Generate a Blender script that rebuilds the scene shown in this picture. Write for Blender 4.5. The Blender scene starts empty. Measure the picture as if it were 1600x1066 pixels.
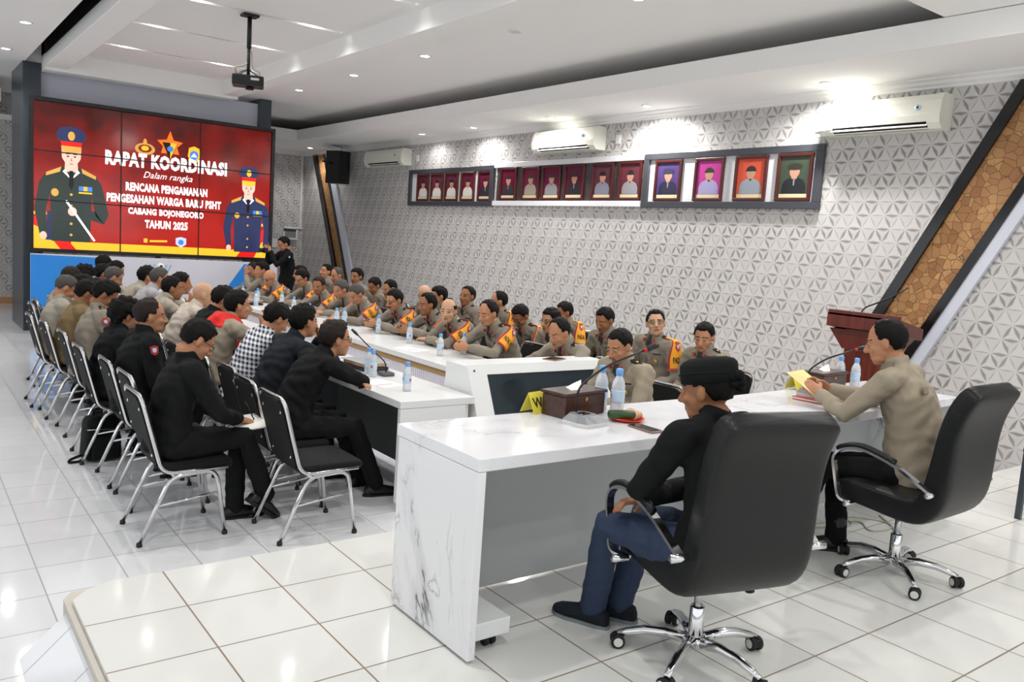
import bpy, bmesh, math, random
import numpy as np
from mathutils import Vector, Matrix, noise

S = bpy.context.scene
COL = S.collection
PI = math.pi
rnd = random.Random(7)

# ---------------------------------------------------------------- camera, world, exposure
cam_d = bpy.data.cameras.new('camera')
cam = bpy.data.objects.new('camera', cam_d)
COL.objects.link(cam)
S.camera = cam
_r = ((0.80045736, -0.59560514, 0.06724978), (-0.0168612, -0.13452786, -0.99076635), (0.5991525, 0.7919323, -0.11772643))
cam.matrix_world = Matrix(((_r[0][0], -_r[1][0], -_r[2][0], 0), (_r[0][1], -_r[1][1], -_r[2][1], 0),
                           (_r[0][2], -_r[1][2], -_r[2][2], 1.615), (0, 0, 0, 1)))
cam_d.sensor_fit = 'HORIZONTAL'
cam_d.sensor_width = 36.0
cam_d.lens = 1290.7 / 1600 * 36.0
cam_d.clip_start = 0.05
S.view_settings.view_transform = 'Standard'
S.view_settings.look = 'None'
S.view_settings.gamma = 1.0
S.view_settings.use_curve_mapping = False
S.view_settings.exposure = 0.31
W = bpy.data.worlds.new('daylight')
S.world = W
W.use_nodes = True
W.node_tree.nodes['Background'].inputs['Color'].default_value = (0.93, 0.97, 1.0, 1)
W.node_tree.nodes['Background'].inputs['Strength'].default_value = 1.3

FZ = -0.22      # hall floor; the platform top is z = 0

# ---------------------------------------------------------------- materials
class X:
    """a node socket with arithmetic"""
    def __init__(s, nt, sock): s.nt, s.k = nt, sock
    def op(s, o, *a, clamp=False):
        n = s.nt.nodes.new('ShaderNodeMath'); n.operation = o; n.use_clamp = clamp
        for i, v in enumerate((s,) + a):
            if isinstance(v, X): s.nt.links.new(v.k, n.inputs[i])
            else: n.inputs[i].default_value = v
        return X(s.nt, n.outputs[0])
    def __add__(s, o): return s.op('ADD', o)
    __radd__ = __add__
    def __sub__(s, o): return s.op('SUBTRACT', o)
    def __rsub__(s, o): return (s * -1.0) + o
    def __mul__(s, o): return s.op('MULTIPLY', o)
    __rmul__ = __mul__
    def __truediv__(s, o): return s.op('DIVIDE', o)
    def fract(s): return s.op('FRACT')
    def floor(s): return s.op('FLOOR')
    def abs(s): return s.op('ABSOLUTE')
    def lt(s, o): return s.op('LESS_THAN', o)
    def gt(s, o): return s.op('GREATER_THAN', o)
    def mn(s, o): return s.op('MINIMUM', o)
    def mx(s, o): return s.op('MAXIMUM', o)
    def sat(s): return s.op('ADD', 0.0, clamp=True)

def hexlin(h):
    c = [int(h[i:i + 2], 16) / 255 for i in (0, 2, 4)]
    return tuple(x / 12.92 if x <= 0.04045 else ((x + 0.055) / 1.055) ** 2.4 for x in c)

def mat(name, col, rough=0.6, metal=0.0, spec=0.5, emit=0.0, alpha=None, trans=0.0, coat=0.0, sheen=0.0, nz=0.0, nzs=8.0, bump=0.0):
    """principled material; nz > 0 varies its colour with procedural noise, bump > 0 gives it a fine relief"""
    m = bpy.data.materials.new(name)
    m.use_nodes = True
    nt = m.node_tree
    b = nt.nodes['Principled BSDF']
    if isinstance(col, str): col = hexlin(col)
    b.inputs['Base Color'].default_value = (*col, 1)
    b.inputs['Roughness'].default_value = rough
    b.inputs['Metallic'].default_value = metal
    b.inputs['Specular IOR Level'].default_value = spec
    b.inputs['Transmission Weight'].default_value = trans
    b.inputs['Coat Weight'].default_value = coat
    b.inputs['Sheen Weight'].default_value = sheen
    if emit:
        b.inputs['Emission Color'].default_value = (*col, 1)
        b.inputs['Emission Strength'].default_value = emit
    if nz or bump:
        tc = nt.nodes.new('ShaderNodeTexCoord')
        n = nt.nodes.new('ShaderNodeTexNoise'); n.inputs['Scale'].default_value = nzs; n.inputs['Detail'].default_value = 4
        nt.links.new(tc.outputs['Object'], n.inputs['Vector'])
        if nz:
            mx = nt.nodes.new('ShaderNodeMix'); mx.data_type = 'RGBA'
            mx.inputs['A'].default_value = (*[c * (1 - nz) for c in col], 1)
            mx.inputs['B'].default_value = (*[min(1, c * (1 + nz)) for c in col], 1)
            nt.links.new(n.outputs['Fac'], mx.inputs['Factor'])
            nt.links.new(mx.outputs['Result'], b.inputs['Base Color'])
        if bump:
            bp = nt.nodes.new('ShaderNodeBump'); bp.inputs['Strength'].default_value = bump; bp.inputs['Distance'].default_value = 0.01
            nt.links.new(n.outputs['Fac'], bp.inputs['Height'])
            nt.links.new(bp.outputs['Normal'], b.inputs['Normal'])
    return m

def coords(m):
    nt = m.node_tree
    tc = nt.nodes.new('ShaderNodeTexCoord')
    sp = nt.nodes.new('ShaderNodeSeparateXYZ')
    nt.links.new(tc.outputs['Object'], sp.inputs[0])
    return nt, [X(nt, sp.outputs[i]) for i in range(3)]

def setcol(m, fac, ca, cb, sock='Base Color'):
    nt = m.node_tree
    mx = nt.nodes.new('ShaderNodeMix'); mx.data_type = 'RGBA'
    for k, c in (('A', ca), ('B', cb)):
        if hasattr(c, 'is_linked'): nt.links.new(c, mx.inputs[k])
        else: mx.inputs[k].default_value = (*(hexlin(c) if isinstance(c, str) else c), 1)
    nt.links.new(fac.k, mx.inputs['Factor'])
    if sock: nt.links.new(mx.outputs['Result'], nt.nodes['Principled BSDF'].inputs[sock])
    return mx.outputs['Result']

def tile_mat(name, col, grout, step, ox, oy, gw, rough):
    m = mat(name, col, rough, spec=0.5)
    nt, (x, y, z) = coords(m)
    gx = (((x - ox) / step + 100.5).fract() - 0.5).abs() * step
    gy = (((y - oy) / step + 100.5).fract() - 0.5).abs() * step
    line = gx.mn(gy).lt(gw)
    cell = ((x - ox) / step).floor() * 12.99 + ((y - oy) / step).floor() * 78.23
    v = (cell.op('SINE') * 43.5).fract()
    c = setcol(m, v, tuple(k * 0.94 for k in hexlin(col)), col, None)
    setcol(m, line, c, grout)
    r = line * 0.5 + rough
    nt.links.new(r.k, nt.nodes['Principled BSDF'].inputs['Roughness'])
    bp = nt.nodes.new('ShaderNodeBump'); bp.inputs['Strength'].default_value = 0.3; bp.inputs['Distance'].default_value = 0.002; bp.invert = True
    nt.links.new(line.k, bp.inputs['Height']); nt.links.new(bp.outputs['Normal'], nt.nodes['Principled BSDF'].inputs['Normal'])
    return m

def star_wall(name, ax):
    """wallpaper of a triangle lattice whose edges carry printed grey kites"""
    m = mat(name, 'C2BFBE', 0.75, spec=0.25)
    nt, xyz = coords(m)
    u, v = xyz[ax], xyz[2]
    side, rowh = 0.152, 0.133
    b = v / rowh + 50.0
    a = u / side - b * 0.5 + 200.0
    def edge(d, t, k):
        dist = ((d + 0.5).fract() - 0.5)
        tt = t.fract()
        tri = tt.mn(1.0 - tt)
        par = ((d + 0.5).floor() * 0.5 + (t.floor()) * k).fract().gt(0.25)
        w = tri * (par * 0.17 + 0.13)
        dark = par * 0.26 + 0.40
        side_ = (dist + w * 0.25).abs() / (w + 0.002)
        return (1.35 - side_ * 1.1).sat() * dark * (tri * 6.0).sat()
    e1 = edge(b, a, 0.5)
    e2 = edge(a, b, 0.5)
    e3 = edge(a + b, a, 0.5)
    up = (a.fract() + b.fract()).gt(1.0)
    e = e1.mx(e2).mx(e3)
    n = nt.nodes.new('ShaderNodeTexNoise'); n.inputs['Scale'].default_value = 9
    e = (e * (X(nt, n.outputs['Fac']) * 0.8 + 0.6)).sat()
    base = setcol(m, up * 1.0, 'CDCAC8', 'C8C5C3', None)
    setcol(m, e, base, '67625F')
    return m

def marble(name, col, k=1.0):
    m = mat(name, col, 0.12, spec=0.5)
    nt = m.node_tree
    tc = nt.nodes.new('ShaderNodeTexCoord')
    def ridge(scale, dist, w, seed):
        mp = nt.nodes.new('ShaderNodeMapping'); mp.inputs['Location'].default_value = (seed, seed * 1.7, seed * .3)
        mp.inputs['Rotation'].default_value = (0.5, 0.6, 0.4); mp.inputs['Scale'].default_value = (1.0, 1.0, 0.55)
        nt.links.new(tc.outputs['Object'], mp.inputs['Vector'])
        n = nt.nodes.new('ShaderNodeTexNoise'); n.inputs['Scale'].default_value = scale; n.inputs['Detail'].default_value = 7; n.inputs['Roughness'].default_value = 0.62
        n.inputs['Distortion'].default_value = dist
        nt.links.new(mp.outputs['Vector'], n.inputs['Vector'])
        return (1.0 - (X(nt, n.outputs['Fac']) - 0.5).abs() / w).sat()
    n = nt.nodes.new('ShaderNodeTexNoise'); n.inputs['Scale'].default_value = 2.2
    nt.links.new(tc.outputs['Object'], n.inputs['Vector'])
    msk = ((X(nt, n.outputs['Fac']) - 0.40) * 5.0).sat()
    f = (ridge(1.25, 0.8, 0.014, 3.1) * 0.9).mx(ridge(2.1, 0.9, 0.010, 8.4) * 0.55) * msk
    f = f + ridge(1.25, 0.8, 0.09, 3.1) * msk * 0.30
    setcol(m, (f * k).sat(), col, '6A6A70')
    return m

def wood(name, ca, cb, rough=0.35, ax=1, sc=9.0):
    m = mat(name, ca, rough, spec=0.5)
    nt = m.node_tree
    tc = nt.nodes.new('ShaderNodeTexCoord')
    mp = nt.nodes.new('ShaderNodeMapping')
    s3 = [sc, sc, sc]; s3[ax] = sc * 0.08
    mp.inputs['Scale'].default_value = s3
    nt.links.new(tc.outputs['Object'], mp.inputs['Vector'])
    n = nt.nodes.new('ShaderNodeTexNoise'); n.inputs['Scale'].default_value = 3; n.inputs['Detail'].default_value = 6; n.inputs['Distortion'].default_value = .6
    nt.links.new(mp.outputs['Vector'], n.inputs['Vector'])
    setcol(m, ((X(nt, n.outputs['Fac']) - 0.3) * 2.2).sat(), ca, cb)
    return m

def log_slices(name):
    m = mat(name, 'B07A45', 0.6)
    nt = m.node_tree
    tc = nt.nodes.new('ShaderNodeTexCoord')
    v = nt.nodes.new('ShaderNodeTexVoronoi'); v.inputs['Scale'].default_value = 13.0; v.inputs['Randomness'].default_value = 1.0
    nt.links.new(tc.outputs['Object'], v.inputs['Vector'])
    ve = nt.nodes.new('ShaderNodeTexVoronoi'); ve.feature = 'DISTANCE_TO_EDGE'; ve.inputs['Scale'].default_value = 13.0
    nt.links.new(tc.outputs['Object'], ve.inputs['Vector'])
    d = X(nt, v.outputs['Distance'])
    ring = ((d * 42.0).op('SINE') * 0.5 + 0.5) * 0.22
    hv = nt.nodes.new('ShaderNodeSeparateColor'); nt.links.new(v.outputs['Color'], hv.inputs[0])
    tone = X(nt, hv.outputs[0])
    c1 = setcol(m, tone, 'C0935F', '99693F', None)
    c2 = setcol(m, ring, c1, '5A3518', None)
    gap = (1.0 - X(nt, ve.outputs['Distance']) * 20.0).sat()
    setcol(m, gap * 0.85, c2, '2E1D10')
    return m

M = {}
def mm(k, *a, **kw): M[k] = mat(k, *a, **kw); return M[k]
M['floor'] = tile_mat('floor_tile', 'EDEEF1', 'A9A8A6', 0.372, 0.943, 4.70, 0.0032, 0.07)
M['plat'] = tile_mat('platform_tile', 'E6E6E2', '8D7A6A', 0.412, 0.978, 1.79, 0.0036, 0.09)
M['wall_y'] = star_wall('star_wallpaper_side', 1)
M['wall_x'] = star_wall('star_wallpaper_back', 0)
M['marble'] = marble('white_marble_laminate', 'ECECEE')
M['marble_top'] = marble('white_marble_top', 'EAEAEE', .5)
M['logs'] = log_slices('sliced_log_panel')
mm('white', 'ECEBE9', 0.6)
mm('ceil', 'F4F3F1', 0.85, spec=0.2)
mm('laminate', 'E8EAEA', 0.25)
mm('laminate_grey', 'B9BDBD', 0.3)
mm('greyboard', '6F7173', 0.5)
mm('whiteboard', 'D9DAE4', 0.5)
mm('header', 'C9CCDA', 0.5)
mm('char', '3A424B', 0.3, nz=.1)
mm('black', '0F0F10', 0.5)
mm('blackgloss', '121214', 0.12)
mm('rubber', '111111', 0.7)
mm('chrome', 'D8D8DA', 0.10, metal=1.0)
mm('steel', 'B5B5B8', 0.25, metal=1.0)
mm('leather', '0E0F11', 0.40, spec=0.35, bump=0.08, nzs=240)
mm('fabric_black', '101213', 0.8, spec=0.2, sheen=0.05, bump=.2, nzs=160)
mm('cavity', '141312', 0.9, spec=0.1)
M['podium'] = wood('podium_wood', '6E2D20', '4A1C15', 0.3, 2)
M['boxwood'] = wood('box_wood', '4A2A20', '2C1712', 0.3, 0)
mm('ledge', 'B98F62', 0.5)
mm('ac', 'E9E8DC', 0.3)
mm('gold_slat', 'B08E52', 0.4, nz=.2, nzs=40)
mm('lamp_on', (1.0, 0.98, 0.95), 0.4, emit=22.0)
mm('lamp_off', 'D6D5D2', 0.4)
mm('paper', 'F3F1EA', 0.8)
mm('yellow', 'E8D94A', 0.6)
mm('yellow_paper', 'EFE0A0', 0.8)
mm('red', 'C4251F', 0.6)
mm('red_plate', 'E2402C', 0.35)
mm('blue_cap', '6FA8E8', 0.4)
mm('label_blue', 'BFD9EE', 0.5)
mm('plastic_clear', 'EEF3F8', 0.12, trans=0.45)
mm('phone', '101216', 0.1)
mm('phone_rim', '9A7F78', 0.3, metal=.7)
mm('leaf', '2F4A22', 0.45, nz=.35, nzs=30)
mm('snack', 'C9A17A', 0.6, nz=.3, nzs=60)
mm('mic_grey', '86898E', 0.3)
mm('mic_dark', '4B4E54', 0.25)
mm('screen_off', '1E2B32', 0.12, nz=.25, nzs=1.2)
mm('frame_wood', '4A1C18', 0.35)
mm('frame_board', '43454B', 0.25)
mm('bezel', '17171A', 0.3)
mm('cable', 'BEBBA9', 0.5)

# ---------------------------------------------------------------- mesh helpers
class MB:
    def __init__(s): s.v, s.f, s.m, s.sm = [], [], [], []
    def add(s, vs, fs, mi=0, smooth=True):
        b = len(s.v)
        s.v.extend(tuple(p) for p in vs)
        for f in fs:
            s.f.append(tuple(i + b for i in f)); s.m.append(mi); s.sm.append(smooth)
        return s
    def mesh(s, name):
        me = bpy.data.meshes.new(name)
        me.from_pydata(s.v, [], s.f)
        me.polygons.foreach_set('material_index', s.m)
        me.polygons.foreach_set('use_smooth', s.sm)
        me.update()
        return me
    def build(s, name, mats, parent=None, loc=None):
        me = s.mesh(name)
        for m in (mats if isinstance(mats, (list, tuple)) else [mats]): me.materials.append(m)
        o = bpy.data.objects.new(name, me)
        COL.objects.link(o)
        if parent: o.parent = parent
        if loc: o.location = loc
        return o
    def xf(s, mat4):
        s.v = [tuple(mat4 @ Vector(p)) for p in s.v]
        return s

def box(mb, lo, hi, mi=0, bev=0.0, seg=2, rot=None, org=None):
    """axis-aligned box lo..hi, edges bevelled; rot (Matrix) about org"""
    bm = bmesh.new()
    bmesh.ops.create_cube(bm, size=1.0)
    c = [(lo[i] + hi[i]) / 2 for i in range(3)]; d = [abs(hi[i] - lo[i]) for i in range(3)]
    for v in bm.verts: v.co = Vector((v.co[0] * d[0] + c[0], v.co[1] * d[1] + c[1], v.co[2] * d[2] + c[2]))
    if bev > 0:
        bmesh.ops.bevel(bm, geom=bm.edges[:], offset=min(bev, min(d) * 0.49), segments=seg, profile=0.5, affect='EDGES')
    if rot is not None:
        o = Vector(org if org else c)
        for v in bm.verts: v.co = rot @ (v.co - o) + o
    bm.verts.index_update()
    mb.add([v.co for v in bm.verts], [[v.index for v in f.verts] for f in bm.faces], mi, False)
    bm.free()
    return mb

def prism(mb, poly, axis, a, b, mi=0, smooth=False):
    """extrude a 2-D polygon (in the two other axes, in order) from a to b along axis"""
    def p3(q, t):
        l = list(q); l.insert(axis, t); return l
    n = len(poly)
    vs = [p3(q, a) for q in poly] + [p3(q, b) for q in poly]
    fs = [list(range(n))[::-1], list(range(n, 2 * n))] + [[i, (i + 1) % n, n + (i + 1) % n, n + i] for i in range(n)]
    return mb.add(vs, fs, mi, smooth)

def frames(pts):
    pts = [Vector(p) for p in pts]
    T = []
    for i in range(len(pts)):
        a = pts[max(i - 1, 0)]; b = pts[min(i + 1, len(pts) - 1)]
        t = (b - a)
        T.append(t.normalized() if t.length > 1e-9 else Vector((0, 0, 1)))
    up = Vector((0, 0, 1)) if abs(T[0].z) < 0.9 else Vector((0, 1, 0))
    u = T[0].cross(up).normalized()
    out = []
    for t in T:
        u = (u - t * u.dot(t)).normalized()
        out.append((u, t.cross(u)))
    return pts, T, out

def tube(mb, pts, r, n=10, mi=0, closed=False, caps=True):
    pts, T, F = frames(pts)
    rs = r if isinstance(r, (list, tuple)) else [r] * len(pts)
    vs, fs = [], []
    for p, (u, w), rr in zip(pts, F, rs):
        vs += [p + (u * math.cos(2 * PI * k / n) + w * math.sin(2 * PI * k / n)) * rr for k in range(n)]
    m = len(pts)
    for i in range(m - 1 + (1 if closed else 0)):
        j = (i + 1) % m
        fs += [[i * n + k, i * n + (k + 1) % n, j * n + (k + 1) % n, j * n + k] for k in range(n)]
    if caps and not closed:
        fs += [list(range(n))[::-1], list(range((m - 1) * n, m * n))]
    return mb.add(vs, fs, mi)

def fillet(pts, r, seg=5):
    """round the corners of a polyline"""
    pts = [Vector(p) for p in pts]
    out = [pts[0]]
    for i in range(1, len(pts) - 1):
        a, b, c = pts[i - 1], pts[i], pts[i + 1]
        da, dc = (a - b), (c - b)
        rr = min(r, da.length * .49, dc.length * .49)
        p, q = b + da.normalized() * rr, b + dc.normalized() * rr
        for k in range(seg + 1):
            t = k / seg
            out.append(p * (1 - t) ** 2 + b * 2 * t * (1 - t) + q * t * t)
    return out + [pts[-1]]

def lathe(mb, prof, c=(0, 0, 0), n=20, mi=0, ax='z'):
    vs, fs = [], []
    for r, h in prof:
        for k in range(n):
            a = 2 * PI * k / n
            p = (r * math.cos(a), r * math.sin(a), h)
            if ax == 'y': p = (p[0], p[2], p[1])
            if ax == 'x': p = (p[2], p[0], p[1])
            vs.append((p[0] + c[0], p[1] + c[1], p[2] + c[2]))
    m = len(prof)
    for i in range(m - 1):
        fs += [[i * n + k, i * n + (k + 1) % n, (i + 1) * n + (k + 1) % n, (i + 1) * n + k] for k in range(n)]
    fs += [list(range(n))[::-1], list(range((m - 1) * n, m * n))]
    return mb.add(vs, fs, mi)

def ellipsoid(mb, c, r, R=None, n=14, m=9, mi=0):
    vs, fs = [], []
    R = R or Matrix.Identity(3); c = Vector(c)
    for i in range(1, m):
        th = PI * i / m
        for k in range(n):
            a = 2 * PI * k / n
            vs.append(c + R @ Vector((r[0] * math.sin(th) * math.cos(a), r[1] * math.sin(th) * math.sin(a), r[2] * math.cos(th))))
    vs += [c + R @ Vector((0, 0, r[2])), c + R @ Vector((0, 0, -r[2]))]
    t, b = len(vs) - 2, len(vs) - 1
    for i in range(m - 2):
        fs += [[i * n + k, (i + 1) * n + k, (i + 1) * n + (k + 1) % n, i * n + (k + 1) % n] for k in range(n)]
    fs += [[t, k, (k + 1) % n] for k in range(n)] + [[b, (m - 2) * n + (k + 1) % n, (m - 2) * n + k] for k in range(n)]
    return mb.add(vs, fs, mi)

def empty(name, loc=(0, 0, 0), rz=0.0):
    o = bpy.data.objects.new(name, None)
    o.empty_display_size = 0.1
    o.location = loc; o.rotation_euler = (0, 0, rz)
    COL.objects.link(o)
    return o

LABELS = {}
def tag(o, label, cat, group=None, kind=None):
    o['label'] = label; o['category'] = cat
    if group: o['group'] = group
    if kind: o['kind'] = kind
    return o

def struct(name, mb, m, label=None):
    o = mb.build(name, m)
    o['kind'] = 'structure'
    if label: o['label'] = label
    return o

def copy_tree(o, parent=None):
    c = o.copy(); COL.objects.link(c); c.parent = parent
    for ch in list(o.children): copy_tree(ch, c)
    return c

_txt = {}
def text_mesh(s, bold=0.0, shear=0.0):
    """outline lettering as a flat mesh of height-1 units, centred on its own box: (verts, faces, width)"""
    key = (s, bold, shear)
    if key not in _txt:
        cu = bpy.data.curves.new('t', 'FONT'); cu.body = s; cu.size = 1.0; cu.offset = bold; cu.shear = shear
        cu.resolution_u = 2; cu.fill_mode = 'FRONT'
        cu.space_character = 1.0 + bold * 1.6
        ob = bpy.data.objects.new('t', cu); COL.objects.link(ob)
        dg = bpy.context.evaluated_depsgraph_get()
        me = bpy.data.meshes.new_from_object(ob.evaluated_get(dg))
        vs = [tuple(v.co) for v in me.vertices]; fs = [list(p.vertices) for p in me.polygons]
        bpy.data.objects.remove(ob); bpy.data.meshes.remove(me); bpy.data.curves.remove(cu)
        x0 = min(v[0] for v in vs); x1 = max(v[0] for v in vs); y0 = min(v[1] for v in vs); y1 = max(v[1] for v in vs)
        h = y1 - y0
        _txt[key] = ([((v[0] - (x0 + x1) / 2) / h, (v[1] - (y0 + y1) / 2) / h) for v in vs], fs, (x1 - x0) / h)
    return _txt[key]

def put_text(mb, s, fn, width=None, height=None, bold=0.0, shear=0.0, mi=0):
    """lettering mapped by fn(a, b) -> 3-D point, a and b in metres from its centre"""
    vs, fs, w = text_mesh(s, bold, shear)
    sx = (width / w) if width else height
    sy = height if height else width / w
    mb.add([fn(x * sx, y * sy) for x, y in vs], fs, mi, False)
# ---------------------------------------------------------------- lamps (the room's own downlights)
def spot(name, loc, e, size=2.4, blend=0.6, r=0.05, rot=(0, 0, 0), col=(1, 0.98, 0.95)):
    l = bpy.data.lights.new(name, 'SPOT'); l.energy = e; l.spot_size = size; l.spot_blend = blend; l.shadow_soft_size = r; l.color = col
    o = bpy.data.objects.new(name, l); o.location = loc; o.rotation_euler = rot
    COL.objects.link(o)
    return o

def downlight(loc, label, group, e, lit=True, r=0.055, size=2.5):
    t = empty('downlight', loc)
    tag(t, label, 'ceiling light', group)
    mb = MB(); lathe(mb, [(r * .98, .03), (r * .98, -.002), (r * 1.0, -.010), (r * 1.35, -.010), (r * 1.42, -.004), (r * 1.42, 0.001)], n=24)
    # ring: open in the middle
    ring = MB(); n = 24
    prof = [(r, .0), (r, -.010), (r * 1.35, -.010), (r * 1.42, -.002), (r * 1.42, .0)]
    vs, fs = [], []
    for q, h in prof: vs += [(q * math.cos(2 * PI * k / n), q * math.sin(2 * PI * k / n), h) for k in range(n)]
    for i in range(len(prof)):
        j = (i + 1) % len(prof)
        fs += [[i * n + k, i * n + (k + 1) % n, j * n + (k + 1) % n, j * n + k] for k in range(n)]
    ring.add(vs, fs); ring.build('trim_ring', M['white'], t)
    ln = MB(); lathe(ln, [(r * .6, .0), (r * .99, .0), (r * .99, -.003), (r * .6, -.008), (r * .2, -.010)], n=20)
    ln.build('lens', M['lamp_on' if lit else 'lamp_off'], t)
    if lit:
        s = spot('downlight_beam', (0, 0, -.03), e, size); s.parent = t
    return t

E_MAIN = 70
for k, y in enumerate([12.96, 11.0, 9.05, 7.22, 5.43]):
    downlight((5.23, y, 3.8), ['round downlight in the plain ceiling right of the projector, farthest of its row',
              'round downlight in the plain ceiling, second from the far end of its row',
              'round downlight in the plain ceiling, middle of its row of five',
              'unlit looking dim downlight in the plain ceiling above the middle of the portrait board',
              'round downlight in the plain ceiling cut by the top edge of the photo'][k], 'downlights along the right ceiling', E_MAIN, k != 3)
for k, y in enumerate([3.5, 1.7, -0.2, -2.2]):
    downlight((5.23, y, 3.8 if y > 3.46 else 3.6), 'round downlight in the ceiling over the platform', 'downlights over the platform', E_MAIN * 1.0)
for k, y in enumerate([13.69, 11.58]):
    downlight((1.30, y, 3.8), ['small round downlight left of the black slot, nearer the dark column', 'small round downlight left of the black slot, farther from the dark column'][k],
              'downlights left of the black ceiling slot', E_MAIN)
for k, y in enumerate([9.5, 7.4, 5.3, 3.2, 1.1, -1.0]):
    downlight((1.30, y, 3.8), 'round downlight in the left ceiling out of the frame', 'downlights left of the black ceiling slot', E_MAIN)
for k, y in enumerate([12.8, 11.2, 9.25, 7.4, 4.95]):
    downlight((7.42, y, 3.39), ['small downlight in the soffit above the farthest air conditioner', 'small downlight in the soffit just left of the middle air conditioner',
              'bright downlight in the soffit right above the middle air conditioner', 'bright downlight in the soffit above the right end of the portrait board',
              'bright downlight in the soffit right above the nearest air conditioner'][k], 'downlights in the wall soffit', [20, 40, 95, 110, 130][k], True, .05, 2.9)
downlight((7.4, 17.6, 3.39), 'downlight in the far corner soffit above the white conduit', 'downlights in the wall soffit', 45)
downlight((6.17, 2.98, 3.6), 'downlight in the lowered ceiling at the top right corner of the photo', 'downlights in the wall soffit', 60)

# ---------------------------------------------------------------- room shell
XR, YB, XL, YF, ZC = 7.8, 18.8, -6.0, -5.0, 3.8
def sbox(name, lo, hi, m, bev=0.0):
    return struct(name, box(MB(), lo, hi, 0, bev), m)
sbox('floor', (XL, YF, FZ - .12), (XR, YB, FZ), M['floor'])
sbox('wall_right', (XR, YF, FZ - .1), (XR + .15, YB, 4.2), M['wall_y'])
sbox('wall_back', (XL, YB, FZ - .1), (XR + .15, YB + .15, 4.2), M['wall_x'])
# unseen left and front walls; tall openings added to let the world light in
mb = MB()
box(mb, (XL - .15, YF, FZ), (XL, YB, 0.35)); box(mb, (XL - .15, YF, 3.0), (XL, YB, 4.2))
for y in np.arange(YF, YB + .1, 2.975): box(mb, (XL - .15, y - .2, .35), (XL, y + .2, 3.0))
struct('wall_left', mb, M['white'])
mb = MB()
box(mb, (XL, YF - .15, FZ), (XR, YF, 0.3)); box(mb, (XL, YF - .15, 3.0), (XR, YF, 4.2))
for x in np.arange(XL, XR + .1, 2.76): box(mb, (x - .2, YF - .15, .3), (x + .2, YF, 3.0))
struct('wall_front', mb, M['white'])
sbox('baseboard_back', (XL, YB - .05, FZ), (XR, YB, FZ + .12), M['ledge'])
sbox('baseboard_right', (XR - .03, 2.9, FZ), (XR, YB, FZ + .10), M['char'])
mb = MB(); box(mb, (XR - .12, YF, 0), (XR, 2.6, .09), 0, .006); struct('baseboard_platform', mb, M['char'])
# ceiling
mb = MB()
box(mb, (4.68, YF, ZC), (XR, YB, ZC + .4)); struct('ceiling', mb, M['ceil'])
sbox('ceiling_left', (XL, YF, ZC), (1.62, YB, ZC + .4), M['ceil'])
sbox('ceiling_far', (1.62, 14.55, ZC), (4.68, YB, ZC + .4), M['ceil'])
sbox('trim_slot', (1.62, YF, 4.12), (1.84, 14.55, 4.2), M['black'])
mb = MB()
box(mb, (1.60, YF, 3.82), (1.62, 14.55, 4.15)); box(mb, (1.84, YF, 3.905), (1.86, 14.55, 4.15)); struct('trim_slot_side', mb, M['black'])
sbox('beam_left', (1.84, YF, 3.72), (2.14, 14.2, 3.9), M['ceil'], .008)
sbox('beam_right', (4.42, YF, 3.72), (4.68, 14.2, 4.15), M['ceil'], .008)
sbox('beam_far', (1.84, 14.2, 3.68), (4.68, 14.55, 4.15), M['ceil'], .008)
TZ = 3.95
slots = [12.83, 11.12, 9.46, 7.68, 5.95, 4.2, 2.4, .6, -1.2, -3.0]
mb = MB()
ys = [YF] + [v for y in sorted(slots) for v in (y - .045, y + .045)] + [14.2]
for i in range(0, len(ys), 2): box(mb, (2.14, ys[i], TZ), (4.42, ys[i + 1], TZ + .10))
for y in slots:
    box(mb, (2.14, y - .045, TZ), (2.30, y + .045, TZ + .1)); box(mb, (4.32, y - .045, TZ), (4.42, y + .045, TZ + .1))
struct('ceiling_tray', mb, M['ceil'])
mb = MB(); box(mb, (2.14, YF, TZ + .101), (4.42, 14.2, TZ + .2)); struct('ceiling_void', mb, M['char'])  # charcoal colour stands in for the shade inside the grooves
i = 0
for y in slots[:5]:
    for x in (2.66, 3.96):
        t = empty('slot_lamp', (x, y, TZ + .07)); i += 1
        tag(t, 'small lamp glowing inside the %s end of the %s ceiling groove' % ('left' if x < 3 else 'right', ['farthest', 'second farthest', 'third farthest', 'fourth farthest', 'nearest'][slots.index(y)]),
            'ceiling light', 'lamps in the ceiling grooves')
        l = MB(); lathe(l, [(.034, .028), (.036, .0), (.028, -.012), (.012, -.018)], n=16); l.build('bulb', M['lamp_on'], t)
        l = MB(); box(l, (-.045, -.03, .026), (.045, .03, .03), 0, .001); l.build('base_plate', M['white'], t)
        s = spot('slot_beam', (0, 0, -.022), 22, 2.5); s.parent = t
# soffits with the dark cove above them
sbox('soffit_right', (6.65, YF, 3.39), (XR, YB, 3.6), M['ceil'], .006)
sbox('soffit_far', (5.37, 16.5, 3.39), (6.65, YB, 3.6), M['ceil'], .006)
sbox('soffit_far_left', (XL, 16.5, 3.39), (1.5, YB, 3.6), M['ceil'], .006)
sbox('soffit_near', (4.70, YF, 3.6), (6.65, 3.46, 3.79), M['ceil'], .006)
mb = MB()
cor = [(0, 3.39), (-.10, 3.39), (-.09, 3.372), (-.062, 3.36), (-.05, 3.335), (-.025, 3.32), (-.02, 3.30), (0, 3.295)]
prism(mb, [(XR + a, b) for a, b in cor], 1, YF, YB - .0)
struct('cornice', mb, M['white'])
mb = MB(); prism(mb, [(YB + a, b) for a, b in cor], 0, XL, XR); struct('cornice_back', mb, M['white'])
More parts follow.
